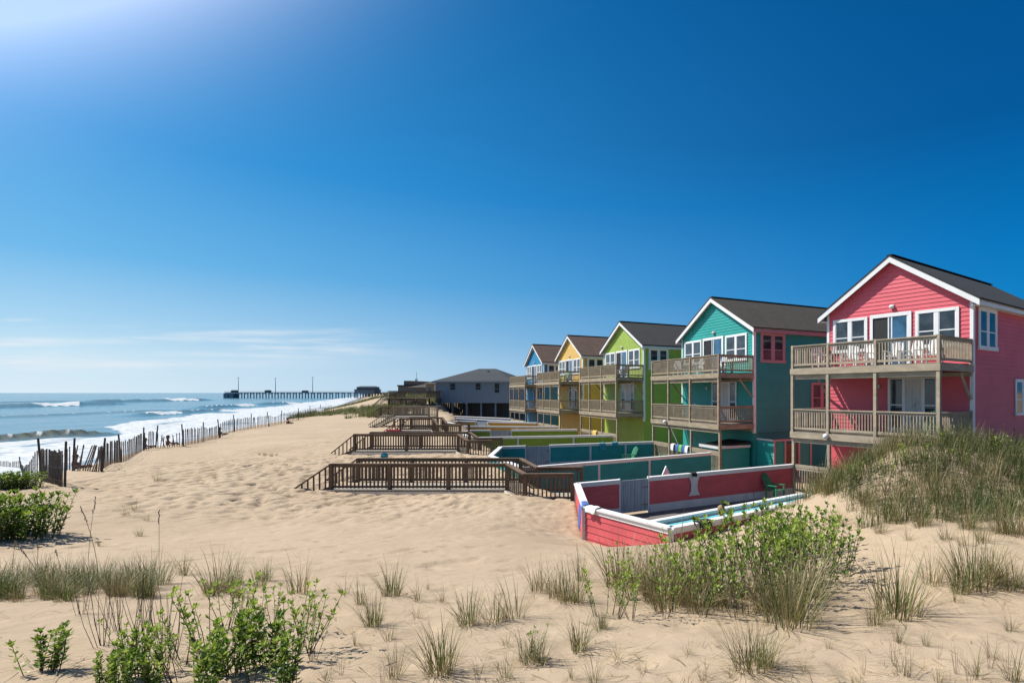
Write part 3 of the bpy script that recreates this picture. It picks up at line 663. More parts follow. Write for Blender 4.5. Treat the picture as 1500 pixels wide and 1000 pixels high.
# ------------------------------------------------------------------ boardwalks
def boardwalk(label, near, width, foot, zfoot, wood='wooddark', h=1.0, steps=5):
    """near: points along the edge that faces us; foot: where the stair meets the sand"""
    o = Vector((*near[0][:2], 0)); t = empty('boardwalk', o, 0, label, 'boardwalk', 'wooden walks from the pool yards to the beach')
    near = [Vector(p)-o for p in near]; foot = Vector((foot[0], foot[1], zfoot))-o
    w = Vector((0, width, 0)); u = Vector((0,0,1)); ov = Vector((0,.34,0))
    mb = MB()
    for p, q in zip(near[:-1], near[1:]):
        n = max(3, int((q-p).length/.15))
        for i in range(n):
            a, b = p+(q-p)*(i/n), p+(q-p)*((i+.93)/n)
            mb.hexa([a-ov-u*.04, b-ov-u*.04, b+w-u*.04, a+w-u*.04, a-ov, b-ov, b+w, a+w])
    dk = mb.build('deck', M['deckboard'], t)
    for off in (.05, width-.05):
        mb = MB(); wo = Vector((0, off-.37 if off < .1 else off, 0))
        for p, q in zip(near[:-1], near[1:]): mb.bar(p+wo-u*.20, q+wo-u*.20, .04, .20)
        mb.build('joist', M['deckpale'], dk)
    tops = []
    for side, off in (('near', -.03), ('far', width+.03)):
        wo = Vector((0, off, 0))
        for p, q in zip(near[:-1], near[1:]):
            L = (q-p).length; k = max(1, round(L/2.6))
            for i in range(k):
                a, b = p+(q-p)*(i/k)+wo, p+(q-p)*((i+1)/k)+wo
                mb = MB(); rail_line(mb, a, b, h, .15, bal=.045, cap=.16, caph=.05, base=.06); mb.build('railing', M[wood], t)
            for i in range(k+1 if q is near[-1] else k):
                a = p+(q-p)*(i/k)+wo; mb = MB(); mb.box(a.x-.065, a.x+.065, a.y-.066, a.y+.066, a.z-1.3, a.z+h-.012); mb.build('post', M[wood], t)
        mb = MB(); a = near[0]+wo; b = foot+wo
        rail_line(mb, b-u*.0, a, h*.98, .16, bal=.045, cap=.15, caph=.05, base=.0) if False else None
        d = a-b; top_a = a+u*(h-.05); top_b = b+u*.06
        mb.bar(top_b, top_a, .13, .05); mb.bar(b-u*.35, a+u*.02, .045, .11)
        n = max(3, int(Vector((d.x,d.y,0)).length/.19))
        for i in range(1, n):
            f = i/n; c = b+d*f; zt = (top_b+(top_a-top_b)*f).z; mb.box(c.x-.022, c.x+.022, c.y-.022, c.y+.022, c.z-.35, zt+.01)
        mb.build('stair_rail', M[wood], t)
    st = MB(); d = near[0]-foot
    for i in range(steps):
        f0, f1 = i/steps, (i+1)/steps; a, b = foot+d*f0, foot+d*f1; z = foot.z+d.z*f1-.2*(1-f1)
        st.hexa([Vector((a.x,a.y,z-.05)), Vector((b.x,b.y,z-.05)), Vector((b.x,b.y+width,z-.05)), Vector((a.x,a.y+width,z-.05)), Vector((a.x,a.y,z)), Vector((b.x,b.y,z)), Vector((b.x,b.y+width,z)), Vector((a.x,a.y+width,z))])
    st.build('stair', M['deckboard'], t)
    return t
boardwalk('brown railed boardwalk ending at the corner of the red pool wall', [(-13.5,21.8,.84),(-6.75,21.8,.84),(-5.76,20.75,.60),(-4.02,20.7,.62)], 1.75, (-14.95,21.6), .70)
boardwalk('brown railed boardwalk ending at the corner of the turquoise pool wall', [(-19.2,33.2,1.15),(-13.15,33.2,1.15),(-12.3,32.5,.82),(-10.95,32.5,.84)], 1.7, (-20.45,33.0), .95)
boardwalk('brown railed boardwalk leading to the olive green pool wall', [(-22.9,46,1.5),(-20.25,46,1.5),(-19.5,45.2,1.0),(-17.7,45.2,1.0)], 1.7, (-24.3,45.8), 1.2)
boardwalk('weathered boardwalk with a stair leading to the yellow pool wall', [(-28.0,55,2.25),(-24.6,55,2.25)], 1.8, (-30.4,54.8), 1.35, 'wood', steps=8)
boardwalk('low wooden walk leading to the blue pool wall, behind the other walks', [(-35.2,66,1.9),(-31,66,1.9)], 1.8, (-37.0,66), 1.2, 'wooddark', steps=5)
# ------------------------------------------------------------------ buildings and structures farther off
M['greywall'] = paint('grey_vertical_boards', (.28,.345,.40), .7, .07, 2, (6,6,.2)); M['tan'] = paint('tan_stucco', (.33,.25,.18), .8, .1); M['brownwall'] = paint('brown_shingled_wall', (.20,.16,.13), .85, .15)
M['slate'] = M['roof_slate']; M['pierwood'] = paint('dark_pier_timber', (.20,.26,.31), .8, .2); M['pierwall'] = paint('pier_house_wall', (.17,.21,.25), .8, .15)
# grey hip-roofed house on piles
g = empty('stilt_house', (-37.0, 85, 0), 0, 'grey hip-roofed house raised on dark piles past the blue cottage', 'house')
Wg, Dg, z0, z1 = 11.2, 12, 3.2, 6.25
mb = MB(); n = 36
for i in range(n):
    x = Wg*i/n; mb.box(x, x+Wg/n-.03, -.02, .02, z0, z1)
mb.box(0, Wg, .021, Dg, z0, z1); mb.build('wall', M['greywall'], g)
mb = MB(); mb.box(-.05, Wg+.05, -.06, -.021, z0-.18, z0+.05); mb.build('skirt_board', M['greywall'], g)
o_ = .45; a = [(-o_,-o_,z1),(Wg+o_,-o_,z1),(Wg+o_,Dg+o_,z1),(-o_,Dg+o_,z1)]; r1, r2 = (4.3,Dg/2,z1+2.15), (7.0,Dg/2,z1+2.15)
mb = MB(); mb.poly([a[0],a[1],r2,r1]); mb.poly([a[1],a[2],r2]); mb.poly([a[2],a[3],r1,r2]); mb.poly([a[3],a[0],r1]); mb.poly([a[3],a[2],a[1],a[0]]); rf = mb.build('roof', M['slate'], g)
mb = MB()
for (x0,x1,y0,y1) in ((-o_,Wg+o_,-o_-.03,-o_-.001),(-o_-.03,-o_-.001,-o_,Dg+o_),(Wg+o_+.001,Wg+o_+.03,-o_,Dg+o_)): mb.box(x0,x1,y0,y1,z1-.17,z1+.02)
mb.build('eave_board', M['greywall'], rf)
mb = MB(); mb.box(6.2,6.5,4.2,4.5,z1+1.2,z1+1.75); mb.build('vent_pipe', M['metal'], rf)
for x, wdt, hgt in ((2.05,.95,1.05),(5.85,.95,1.05),(8.7,.9,1.5)): window(g, x, x+wdt, z1-.25-hgt, z1-.25, -.02, -1, 'a', M['greywall'], False, tw=.07, glass='black')
for i in range(6):
    for y in (.3, 5, 10): mb = MB(); x = .2+i*(Wg-.4)/5; mb.box(x-.12,x+.12,y-.12,y+.12,.2,z0); mb.build('pile', M['pierwood'], g)
mb = MB()
for i in range(44): mb.box(.1+i*.25,.1+i*.25+.2,1.0,1.03,.6,z0-.2)
mb.build('lattice_screen', M['black'], g)
mb = MB(); mb.box(0,Wg,11,11.1,.4,z0); mb.build('rear_screen', M['black'], g)
mb = MB(); mb.stick((-.08,-.1,.8),(-.08,-.1,z1),.06); mb.build('downpipe', M['offwhite'], g)
# wooden deck and stair at its seaward side
d = empty('sun_deck', (-41.5, 80, 0), 0, 'tall dark wooden sun deck with stairs beside the grey house', 'deck')
mb = MB()
for i in range(20): mb.box(i*.26,i*.26+.22,0,5,3.75,3.82)
mb.build('deck', M['wooddark'], d)
for p, q in (((0,0,3.82),(2.6,0,3.82)),((2.6,0,3.82),(5.2,0,3.82)),((0,0,3.82),(0,5,3.82)),((5.2,0,3.82),(5.2,5,3.82))):
    mb = MB(); rail_line(mb, p, q, 1.0, .2, bal=.05); mb.build('railing', M['wooddark'], d)
for x in (0,1.7,3.5,5.2):
    for y in (0,5): mb = MB(); mb.box(x-.1,x+.1,y-.1,y+.1,.6,3.74); mb.build('post', M['wooddark'], d)
mb = MB(); 
for i in range(26): mb.box(i*.2,i*.2+.17,.12,.15,1.0,3.74)
mb.build('slat_screen', M['wooddark'], d)
for i in range(9):
    mb = MB(); mb.box(-2.9+i*.32,-2.55+i*.32,.2,1.5,1.35+i*.27,1.40+i*.27); mb.build('tread', M['wood'], d)
mb = MB(); rail_line(mb, (-3,.15,1.2),(-.1,.15,3.8),1.0,.22,bal=.05); mb.build('stair_rail', M['woodlight'], d)
# buildings up the coast
def block(name, label, x0, x1, ytop, Y, depth, mat, roofmat, hip=0, zb=1.0, extras=()):
    a, b = W(x0, ytop, Y), W(x1, ytop, Y); t = empty(name, (a.x, Y, 0), 0, label, 'building'); w_ = b.x-a.x
    mb = MB(); mb.box(0, w_, 0, depth, zb, a.z); mb.build('wall', M[mat], t)
    mb = MB()
    if hip: 
        e = [(-.4,-.4,a.z),(w_+.4,-.4,a.z),(w_+.4,depth+.4,a.z),(-.4,depth+.4,a.z)]; p, q = (w_*.3,depth/2,a.z+hip), (w_*.7,depth/2,a.z+hip)
        mb.poly([e[0],e[1],q,p]); mb.poly([e[1],e[2],q]); mb.poly([e[2],e[3],p,q]); mb.poly([e[3],e[0],p])
    else: mb.box(-.3, w_+.3, -.3, depth+.3, a.z+.003, a.z+.5)
    mb.build('roof', M[roofmat], t)
    nwin = max(2, int(w_/3.5)); fl = max(1, int((a.z-3)/3))
    for j in range(fl):
        for i in range(nwin):
            mb = MB(); x = (i+.3)*w_/nwin; mb.box(x, x+w_/nwin*.4, -.06, -.003, a.z-2.2-j*3, a.z-.8-j*3); mb.build('window', M['glass'], t)
    for (u0,u1,h) in extras: mb = MB(); mb.box(u0*w_,u1*w_,1,depth-1,a.z+.504,a.z+.5+h); mb.build('roof_house', M[mat], t)
    return t
block('beach_hotel', 'brown flat-roofed building on the dunes up the coast', 583, 600, 565.5, 235, 25, 'brownwall', 'roof_dark', extras=((.4,.9,1.8),))
block('beach_hotel', 'long dark-roofed brown building behind the wooden sun deck', 599, 634, 567, 190, 22, 'brownwall', 'roof_dark', hip=1.6)
block('beach_house', 'tan house half hidden by the grey hip-roofed house', 624, 644, 562, 118, 12, 'tan', 'roof_dark', hip=1.3)
t = empty('lattice_tower', W(610,575,300)*1, 0, 'thin lattice mast rising over the roofs up the coast', 'mast'); t.location.z = 0
mb = MB()
for sx_ in (-1,1):
    for sy_ in (-1,1): mb.stick((sx_*.7,sy_*.7,0),(sx_*.35,sy_*.35,12),.12,4)
for i in range(9): 
    z = 1+i*1.2; r_ = .7-.35*z/12; mb.stick((-r_,-r_,z),(r_,-r_,z+1.2),.07,4); mb.stick((r_,-r_,z),(-r_,-r_,z+1.2),.07,4); mb.stick((-r_,r_,z),(-r_,-r_,z+1.2),.07,4)
mb.build('frame', M['metal'], t); mb = MB(); mb.stick((0,0,12),(0,0,15.5),.09,5); mb.build('aerial', M['metal'], t)
# the pier
PY = 640; pa, pb = W(329, 575, PY).x, W(600, 575, PY).x
pier = empty('fishing_pier', (pa, PY, 0), 0, 'long timber fishing pier reaching out into the sea', 'pier')
L = pb-pa; zt = EYE+.5
mb = MB(); mb.box(0, L, 0, 7, zt-.9, zt); mb.build('deck', M['pierwood'], pier)
mb = MB(); mb.box(0, L, -.1, .1, zt+1.0, zt+1.15); 
for i in range(70): x = L*i/69; mb.box(x-.08,x+.08,-.08,.08,zt,zt+1.0)
mb.build('railing', M['pierwood'], pier)
xp = 1.0; i = 0
while xp < L:
    mb = MB()
    for y in (1,6): mb.box(xp-.36,xp+.36,y-.4,y+.4,SEA-3,zt-1.0)
    mb.box(xp-.5,xp+.5,.6,6.4,zt-1.9,zt-1.11); mb.build('pile_bent', M['pierwood'], pier)
    frac = xp/L; xp += 6.9 if frac < .70 else 3.4
for x in (2, 8):
    mb = MB(); mb.box(x-2.6,x+2.4,-1,8,SEA-3,zt-1.12); mb.build('pile_cluster', M['pierwood'], pier)
def hut(x0, x1, ytop, label, name='pier_hut'):
    a, b = W(x0, ytop, PY), W(x1, ytop, PY); t = empty(name, (a.x, PY, 0), 0, label, 'hut'); w_ = b.x-a.x
    mb = MB(); mb.box(0,w_,1,6,zt+.004,a.z-.8); mb.build('wall', M['pierwall'], t); mb = MB(); mb.hexa([(-.5,.5,a.z-.795),(w_+.5,.5,a.z-.795),(w_+.5,6.5,a.z-.795),(-.5,6.5,a.z-.795),(w_*.2,2,a.z),(w_*.8,2,a.z),(w_*.8,5,a.z),(w_*.2,5,a.z)]); mb.build('roof', M['slate'], t)
    mb = MB(); mb.box(w_*.3,w_*.7,.93,.997,zt+1,zt+2); mb.build('hatch', M['black'], t)
hut(337,343,571,'dark hut at the seaward end of the pier, beside a lamp mast'); hut(386.5,392,571,'dark hut on the pier between the first and second masts from the sea'); hut(441,447,571.5,'dark hut on the pier nearest the pier house')
t = empty('pier_house', (W(522,575,PY).x, PY-4, 0), 0, 'two-storey dark pier house standing on the pier over the surf', 'building'); w_ = W(551,575,PY).x-W(522,575,PY).x
mb = MB(); mb.box(0,w_,0,14,zt-1.5,zt+3.4); mb.box(2,w_-1,1,13,zt+3.401,zt+5.6); mb.build('wall', M['pierwall'], t)
mb = MB(); mb.box(-.8,w_+.8,-.8,14.8,zt+3.0,zt+3.35); mb.hexa([(1,0,zt+5.604),(w_,0,zt+5.604),(w_,14,zt+5.604),(1,14,zt+5.604),(5,4,zt+7),(w_-4,4,zt+7),(w_-4,10,zt+7),(5,10,zt+7)]); mb.build('roof', M['slate'], t)
for i in range(6): mb = MB(); mb.box(1+i*w_/6,1+i*w_/6+2,-.06,-.003,zt+.6,zt+2.2); mb.build('window', M['glass'], t)
for i in range(8): mb = MB(); mb.box(i*w_/8+.5,i*w_/8+1.1,.5,1.1,SEA-3,zt-1.5); mb.build('pile', M['pierwood'], t)
for x, yt in ((348.5,552.5),(403,553.5),(457.5,552)):
    a = W(x, yt, PY); t = empty('lamp_mast', (a.x, PY+.6, 0), 0, {348:'lamp mast at the seaward end of the pier',403:'middle lamp mast of the three on the pier',457:'lamp mast on the pier closest to the shore'}[int(x)], 'lamp mast', 'lamp masts on the pier')
    mb = MB(); mb.stick((0,0,zt-.2),(0,0,a.z),.35,6,.2); mb.build('pole', M['pierwood'], t)
    mb = MB(); mb.box(-1.1,1.1,-.2,.2,a.z-.5,a.z-.15); mb.build('lamp_head', M['metal'], t)

# ------------------------------------------------------------------ sheds, towels and loose things round the yards
def boarded_box(mb, x0,x1,y0,y1,z0,z1, st=.19):
    z = z0
    while z < z1-.01:
        zt_ = min(z+st, z1); a = [(x0-.02,y0-.02,z),(x1+.02,y0-.02,z),(x1+.02,y1+.02,z),(x0-.02,y1+.02,z),(x0,y0,zt_),(x1,y0,zt_),(x1,y1,zt_),(x0,y1,zt_)]; mb.hexa(a); z = zt_
sh = empty('storage_shed', on('teal', 6.0, .25, 0), hrot('teal'), 'low turquoise storage box with a black lid under the turquoise cottage decks', 'shed')
mb = MB(); boarded_box(mb, .0, 2.0, .0, 1.9, 0, 1.55); mb.build('wall', M['teal'], sh)
mb = MB(); mb.hexa([(-.08,-.1,1.52),(2.08,-.1,1.52),(2.08,1.95,1.75),(-.08,1.95,1.75),(-.08,-.1,1.60),(2.08,-.1,1.60),(2.08,1.95,1.83),(-.08,1.95,1.83)]); mb.build('lid', M['black'], sh)
for x in (-.03, 1.93): mb = MB(); mb.box(x,x+.1,-.05,-.022,0,1.515); mb.build('trim', M['offwhite'], sh)
mb = MB(); mb.box(-.10,2.10,-.14,-.102,1.47,1.62); mb.box(2.085,2.12,-.1,1.9,1.50,1.64); mb.build('lid_edge', M['offwhite'], sh)
oh_ = empty('outdoor_shower', on('teal', 8.2, 2.5, 0), hrot('teal'), 'turquoise outdoor shower stall with pinkish frame against the shaded cottage side', 'shower')
mb = MB(); boarded_box(mb, .06, 1.5, 0, .06, 0, 1.9); mb.build('wall', M['teal'], oh_)
mb = MB(); boarded_box(mb, 1.44, 1.5, .07, .75, 0, 1.9); mb.build('side_panel', M['teal'], oh_); mb = MB(); boarded_box(mb, 1.44, 1.5, 1.75, 2.6, 0, 1.9); mb.build('side_panel', M['teal'], oh_)
mb = MB()
for y in (-.03,.72,1.7,2.55): mb.box(1.523,1.58,y,y+.10,0,1.925)
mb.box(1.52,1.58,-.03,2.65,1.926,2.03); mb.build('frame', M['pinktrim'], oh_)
mb = MB(); mb.box(.06,1.5,-.05,-.021,1.926,2.03); mb.build('top_rail', M['offwhite'], oh_)
mb = MB(); mb.box(1.46,1.49,.84,1.69,.15,1.75); mb.build('door', M['wooddark'], oh_)
def cloth(name, label, pts, mat, thick=.015, cat='towel', group=None, sag=.02):
    """a towel: a wavy sheet over the polyline pts [(p, q)...] of left/right edge points"""
    n = 8; V_, F_ = [], []
    for j, (p, q) in enumerate(pts):
        p, q = Vector(p), Vector(q); d = (q-p).normalized(); nn = Vector((d.y,-d.x,0))
        for i in range(n+1):
            f = i/n; V_.append(p+(q-p)*f+nn*(sag*math.sin(f*9+j*1.3))+Vector((0,0,.012*math.sin(f*7+j))))
    for j in range(len(pts)-1):
        for i in range(n): F_.append((j*(n+1)+i, j*(n+1)+i+1, (j+1)*(n+1)+i+1, (j+1)*(n+1)+i))
    o = link_mesh(name, V_, F_, M[mat], smooth=True); s_ = o.modifiers.new('thick', 'SOLIDIFY'); s_.thickness = thick
    b = o.modifiers.new('sub', 'SUBSURF'); b.levels = b.render_levels = 1
    return tag(o, label, cat, group)
def hung(label, p, q, drop_a, drop_b, mat, out, name='towel', group=None, top=0):
    p, q = Vector(p), Vector(q); out = Vector(out).normalized(); u = Vector((0,0,1))
    return cloth(name, label, [(p+out*.16-u*drop_a, q+out*.16-u*drop_a), (p+out*.15-u*drop_a*.4, q+out*.15-u*drop_a*.4), (p+out*.13+u*.02, q+out*.13+u*.02), (p+u*.03, q+u*.03), (p-out*.13+u*.02, q-out*.13+u*.02), (p-out*.15-u*drop_b*.5, q-out*.15-u*drop_b*.5), (p-out*.16-u*drop_b, q-out*.16-u*drop_b)], mat, group=group)
# red yard
hung('blue and dark towel slung over the seaward corner of the red wall', (-2.9,16.62,1.36), (-2.74,16.0,1.36), .75, .3, 'towelblue', (-.97,-.24,0))
hung('white towel bunched beside the blue one on the red wall corner', (-2.62,15.95,1.37), (-2.3,15.6,1.37), .16, .3, 'towelwhite', (-.72,-.69,0))
c_ = Vector((.10,13.82,1.36)); dnn = (-.646,.762,0)
hung('black towel heaped over the cap of the red wall by the water', c_+du*.28, c_+du*.72, .16, .28, 'towelblack', (.646,-.762,0))
for k_, (s0, s1, lab) in enumerate(((2.75,3.35,'white towel spread on the red wall cap, beside the green bush'),(3.42,3.95,'crumpled white towel at the house end of the red wall cap'))): hung(lab, c_+du*s0, c_+du*s1, .1, .25, 'towelwhite', (.646,-.762,0))
# the hourglass board and cap on the far red wall
dF = Vector((4.87+3.75,25.4-20.1,0)).normalized(); nF = Vector((dF.y,-dF.x,0)); fp = Vector((-3.75,20.1,0))
mb = MB(); c0_ = fp+dF*4.9+nF*.085; pts = [(-.27,.46),(.27,.46),(.17,.62),(.14,.85),(.18,1.05),(.27,1.22),(-.27,1.22),(-.18,1.05),(-.14,.85),(-.17,.62)]
for z_ in (0,): 
    f_ = [c0_+dF*x+Vector((0,0,y)) for x, y in pts]; b_ = [p-nF*.02 for p in f_]; mb.poly(f_); mb.poly(b_[::-1])
    for i in range(len(pts)): j = (i+1)%len(pts); mb.poly([f_[i],b_[i],b_[j],f_[j]])
tag(mb.build('cutout_board', M['offwhite']), 'pale cut-out board flared at both ends, hung on the far red wall', 'board')
hung('black cloth draped on the far red wall above the pale cut-out board', c0_-nF*.085+dF*-.16+Vector((0,0,1.36)), c0_-nF*.085+dF*.1+Vector((0,0,1.36)), .14, .2, 'towelblack', nF)
mb = MB(); q_ = fp+dF*4.15-nF*1.2; pts = [(0,0),(.28,0),(.30,.7),(.26,1.2),(.14,1.53),(.02,1.2),(-.03,.7)]
f_ = [q_+dF*x*1.4+Vector((0,0,y)) for x,y in pts]; b_ = [p-nF*.07 for p in f_]; mb.poly(f_); mb.poly(b_[::-1])
for i in range(len(pts)): j=(i+1)%len(pts); mb.poly([f_[i],b_[i],b_[j],f_[j]])
tag(mb.build('surfboard', M['white'], bevel=.02), 'white board standing behind the far red wall, only its pointed tip showing', 'surfboard')
chair((3.95,24.2,0), math.atan2(dF.y,dF.x)+.25, 'dark green slat-back chair at the house end of the red pool yard', 'green_plastic', 'adirondack')
chair((-3.4,35.9,0), -.9, 'green slat-back chair by the far wall of the turquoise pool yard', 'green_plastic', 'adirondack'); chair((-1.1,36.3,0), -1.1, 'pale green chair under the decks of the turquoise cottage', 'lightgreen_plastic', 'adirondack')
# towels on the ground balustrade of the turquoise cottage
for k_, (a0, mat, cn_) in enumerate(((2.75,'towelwhite','white'),(3.35,'towelblue','blue'),(3.75,'towelgreen','green'),(4.15,'towelblue','dark blue'),(4.5,'towelwhite','white and lilac'))):
    p = on('teal', a0, .11, 1.37); q = on('teal', a0+.33, .11, 1.37); o_2 = on('teal', 0, -1, 0)-on('teal', 0, 0, 0)
    hung(f'{cn_} towel drying on the railing under the turquoise cottage' + (', first of the row' if k_ == 0 else ''), p, q, .42, .3, mat, o_2, group='towels on the railing')
hung('turquoise towel hung over the far turquoise yard wall', (-5.3,36.05,1.36), (-4.95,36.2,1.36), .5, .3, 'towelteal', (.37,-.93,0))
hung('pale blue towel thrown over the wall post of the turquoise yard', (-4.55,36.36,1.38), (-4.2,36.5,1.38), .2, .2, 'towelteal', (.37,-.93,0))
hung('yellow beach cloth on the railing under the lime green cottage', on('green',3.2,.11,1.37), on('green',4.0,.11,1.37), .4, .3, 'yellow', on('green',0,-1,0)-on('green',0,0,0))
for key, a_ in (('pink', 1.95), ('teal', 2.2)):
    mb = MB(); mb.ball((a_, -.16, 2.72), .12, .12, .12, 12, 8); mb.box(a_-.05,a_+.05,-.10,-.052,2.66,2.80); mb.build('flood_light', M['white'], HOUSES[key], True)
M['buoypink'] = paint('faded_pink_float', (.55,.27,.30), .6, .2, 6)
mb = MB(); mb.ball((0,0,0), .24, .2, .24, 16, 10); mb.stick((0,0,.2),(0,0,.36),.03,6); bo = mb.build('buoy', M['buoypink'], None, True); bo.location = on('pink', 1.95, -.28, .75)
tag(bo, 'faded pink round float hanging on a pile of the pink cottage', 'float')
mb = MB(); mb.stick(bo.location+Vector((0,0,.3)), on('pink', 1.95, -.07, 2.2), .012, 5); mb.build('rope', M['woodlight']); r_ = bpy.data.objects['rope']; r_.parent = bo; r_.matrix_parent_inverse = Matrix.Translation(-bo.location)
mb = MB(); p, q = on('teal', 2.75, .0, 2.3), on('teal', 3.35, .3, 1.1); mb.stick(p, q, .02, 5); tag(mb.build('pole', M['offwhite']), 'thin white pole leaning under the lower deck of the turquoise cottage', 'pole')
rb = W(577, 632, 45.2); mb = MB(); mb.hexa([(-.7,-.2,0),(.7,-.2,0),(.7,.2,0),(-.7,.2,0),(-.5,-.15,.42),(.5,-.15,.42),(.5,.15,.42),(-.5,.15,.42)]); mb.stick((-.3,0,.42),(-.1,0,.62),.03); mb.stick((.3,0,.42),(.1,0,.62),.03); mb.stick((-.1,0,.61),(.1,0,.61),.03)
M['red'] = paint('red_canvas', (.5,.02,.05), .8, .1); o = mb.build('beach_bag', M['red'], bevel=.05); o.location = (rb.x, 45.2, hz(rb.x,45.2)-.03); tag(o, 'red beach bag lying by the stair of the third walk', 'bag')
tb = ground(563, 669.6); mb = MB(); mb.stick((0,0,0),(0,0,.28),.14,12,.19); mb.stick((-.15,0,.28),(0,0,.42),.012,5); mb.stick((.15,0,.28),(0,0,.42),.012,5)
o = mb.build('sand_pail', M['towelteal']); o.location = tb; o.rotation_euler = (1.2,.3,.4); tag(o, 'turquoise sand pail tipped over on the beach between two boardwalks', 'pail')
# ------------------------------------------------------------------ people
M['skin'] = paint('skin', (.50,.27,.18), .6, .08); M['hair'] = paint('hair_brown', (.16,.10,.05), .8, .2); M['hairfair'] = paint('hair_fair', (.36,.25,.12), .8, .2)
M['maroon'] = paint('maroon_cloth', (.16,.03,.04), .9, .15); M['navy'] = paint('navy_cloth', (.02,.03,.06), .9, .15)
def skinned(name, nodes, edges, mat, parent, root=0):
    me = bpy.data.meshes.new(name); me.from_pydata([n[0] for n in nodes], edges, []); me.materials.append(mat)
    o = bpy.data.objects.new(name, me); col.objects.link(o); o.parent = parent
    md = o.modifiers.new('skin', 'SKIN'); md.use_smooth_shade = True
    for i, n in enumerate(nodes):
        r = n[1] if isinstance(n[1], tuple) else (n[1], n[1]); me.skin_vertices[0].data[i].radius = r; me.skin_vertices[0].data[i].use_root = (i == root)
    s = o.modifiers.new('sub', 'SUBSURF'); s.levels = s.render_levels = 2; return o
def person(label, loc, rz, pose, shirt, hair='hair'):
    t = empty('person', loc, rz, label, 'person')
    if pose == 'sit':
        J = dict(pel=(0,0,.13), wst=(0,.03,.30), chs=(0,.05,.47), nck=(0,.03,.60), hd0=(0,.01,.68), hd1=(0,-.01,.80), sh=(.17,.05,.54), el=(.24,-.10,.36), wr=(.14,-.30,.40), hip=(.10,-.02,.12), kn=(.14,-.40,.42), an=(.12,-.62,.08), to=(.13,-.76,.05))
    else:
        J = dict(pel=(0,0,.74), wst=(0,0,.90), chs=(0,-.02,1.08), nck=(0,-.02,1.22), hd0=(0,-.03,1.30), hd1=(0,-.04,1.42), sh=(.17,-.02,1.16), el=(.34,-.14,1.02), wr=(.24,-.36,1.06), hip=(.09,0,.70), kn=(.11,-.16,.40), an=(.10,.02,.09), to=(.11,-.13,.05))
    nodes = [(J['pel'],(.13,.10)),(J['wst'],(.12,.09)),(J['chs'],(.14,.10)),(J['nck'],.055),(J['hd0'],.075),(J['hd1'],.085)]; edges = [(0,1),(1,2),(2,3),(3,4),(4,5)]
    for sg in (1,-1):
        m_ = lambda k: (J[k][0]*sg, J[k][1], J[k][2]); n = len(nodes)
        nodes += [(m_('sh'),.058),(m_('el'),.043),(m_('wr'),.03),(m_('hip'),.085),(m_('kn'),.058),(m_('an'),.04),(m_('to'),.032)]
        edges += [(2,n),(n,n+1),(n+1,n+2),(0,n+3),(n+3,n+4),(n+4,n+5),(n+5,n+6)]
    skinned('body', nodes, edges, M['skin'], t)
    for sg in (1,-1):
        w_ = Vector((J['wr'][0]*sg, J['wr'][1], J['wr'][2])); d_ = Vector((-.2*sg,-.9,-.3)).normalized(); a_ = d_.cross(Vector((0,0,1))).normalized()
        mb = MB(); mb.ball(w_+d_*.05, .042, .05, .02, 8, 6)
        for i, l in enumerate((.065,.078,.082,.075,.06)):
            o_ = a_*((i-2)*.018); dd = (d_+a_*((i-2)*.10) + (a_*-.6*sg if i == 0 else Vector())).normalized(); k_ = w_+d_*.085+o_; mb.stick(k_, k_+dd*l*.55, .0095, 5, .0085); mb.stick(k_+dd*l*.55, k_+dd*l+Vector((0,0,-.018)), .0085, 5, .006)
        mb.build('hand', M['skin'], t, True)
    h = Vector(J['hd1']); mb = MB(); mb.ball(h+Vector((0,.022,.03)), .098, .105, .098, 12, 8); mb.ball(h+Vector((0,.06,-.05)), .075, .06, .09, 10, 6); mb.build('hair', M[hair], t, True)
    mb = MB(); mb.stick(h+Vector((0,-.085,.0)), h+Vector((0,-.115,-.035)), .010, 6, .016); mb.build('nose', M['skin'], t, True)
    for sg in (1,-1): mb = MB(); mb.ball(h+Vector((.033*sg,-.088,.0)), .011, .008, .008, 8, 5); mb.build('eye', M['black'], t, True)
    if shirt:
        sn = [(J['pel'],(.145,.115)),(J['wst'],(.135,.105)),(J['chs'],(.155,.115))]; ed = [(0,1),(1,2)]
        for sg in (1,-1):
            n = len(sn); s_, e_ = Vector((J['sh'][0]*sg,J['sh'][1],J['sh'][2])), Vector((J['el'][0]*sg,J['el'][1],J['el'][2])); sn += [(tuple(s_),.07),(tuple(s_+(e_-s_)*.6),.06)]; ed += [(2,n),(n,n+1)]
        skinned('shirt', sn, ed, M[shirt], t)
    return t
def sitter(x, y, label, shirt, rz, hair='hair'):
    p = ground(x, y); person(label, p+Vector((-1.0,1.5,-.25)), rz, 'sit', shirt, hair)
sitter(70, 692, 'person in a maroon top sitting on the sand behind the slat fence', 'maroon', 1.9); sitter(90, 694, 'person in navy sitting behind the fence end beside the maroon top', 'navy', 2.2)
sitter(203, 660, 'person in dark clothes sitting behind the middle of the slat fence', 'navy', 2.4); sitter(238, 655, 'person in maroon sitting behind the sagging stretch of slat fence', 'maroon', 2.5)
sitter(318, 640, 'person in navy sitting behind the fence where the surf is whitest', 'navy', 2.6); sitter(421, 622, 'lone person in dark clothes by the last fence posts up the beach', 'navy', 2.9)
person('fair-haired swimmer resting arms in the pool beside the red wall', (1.02,15.22,-.0), .9, 'stand', None, 'hairfair')

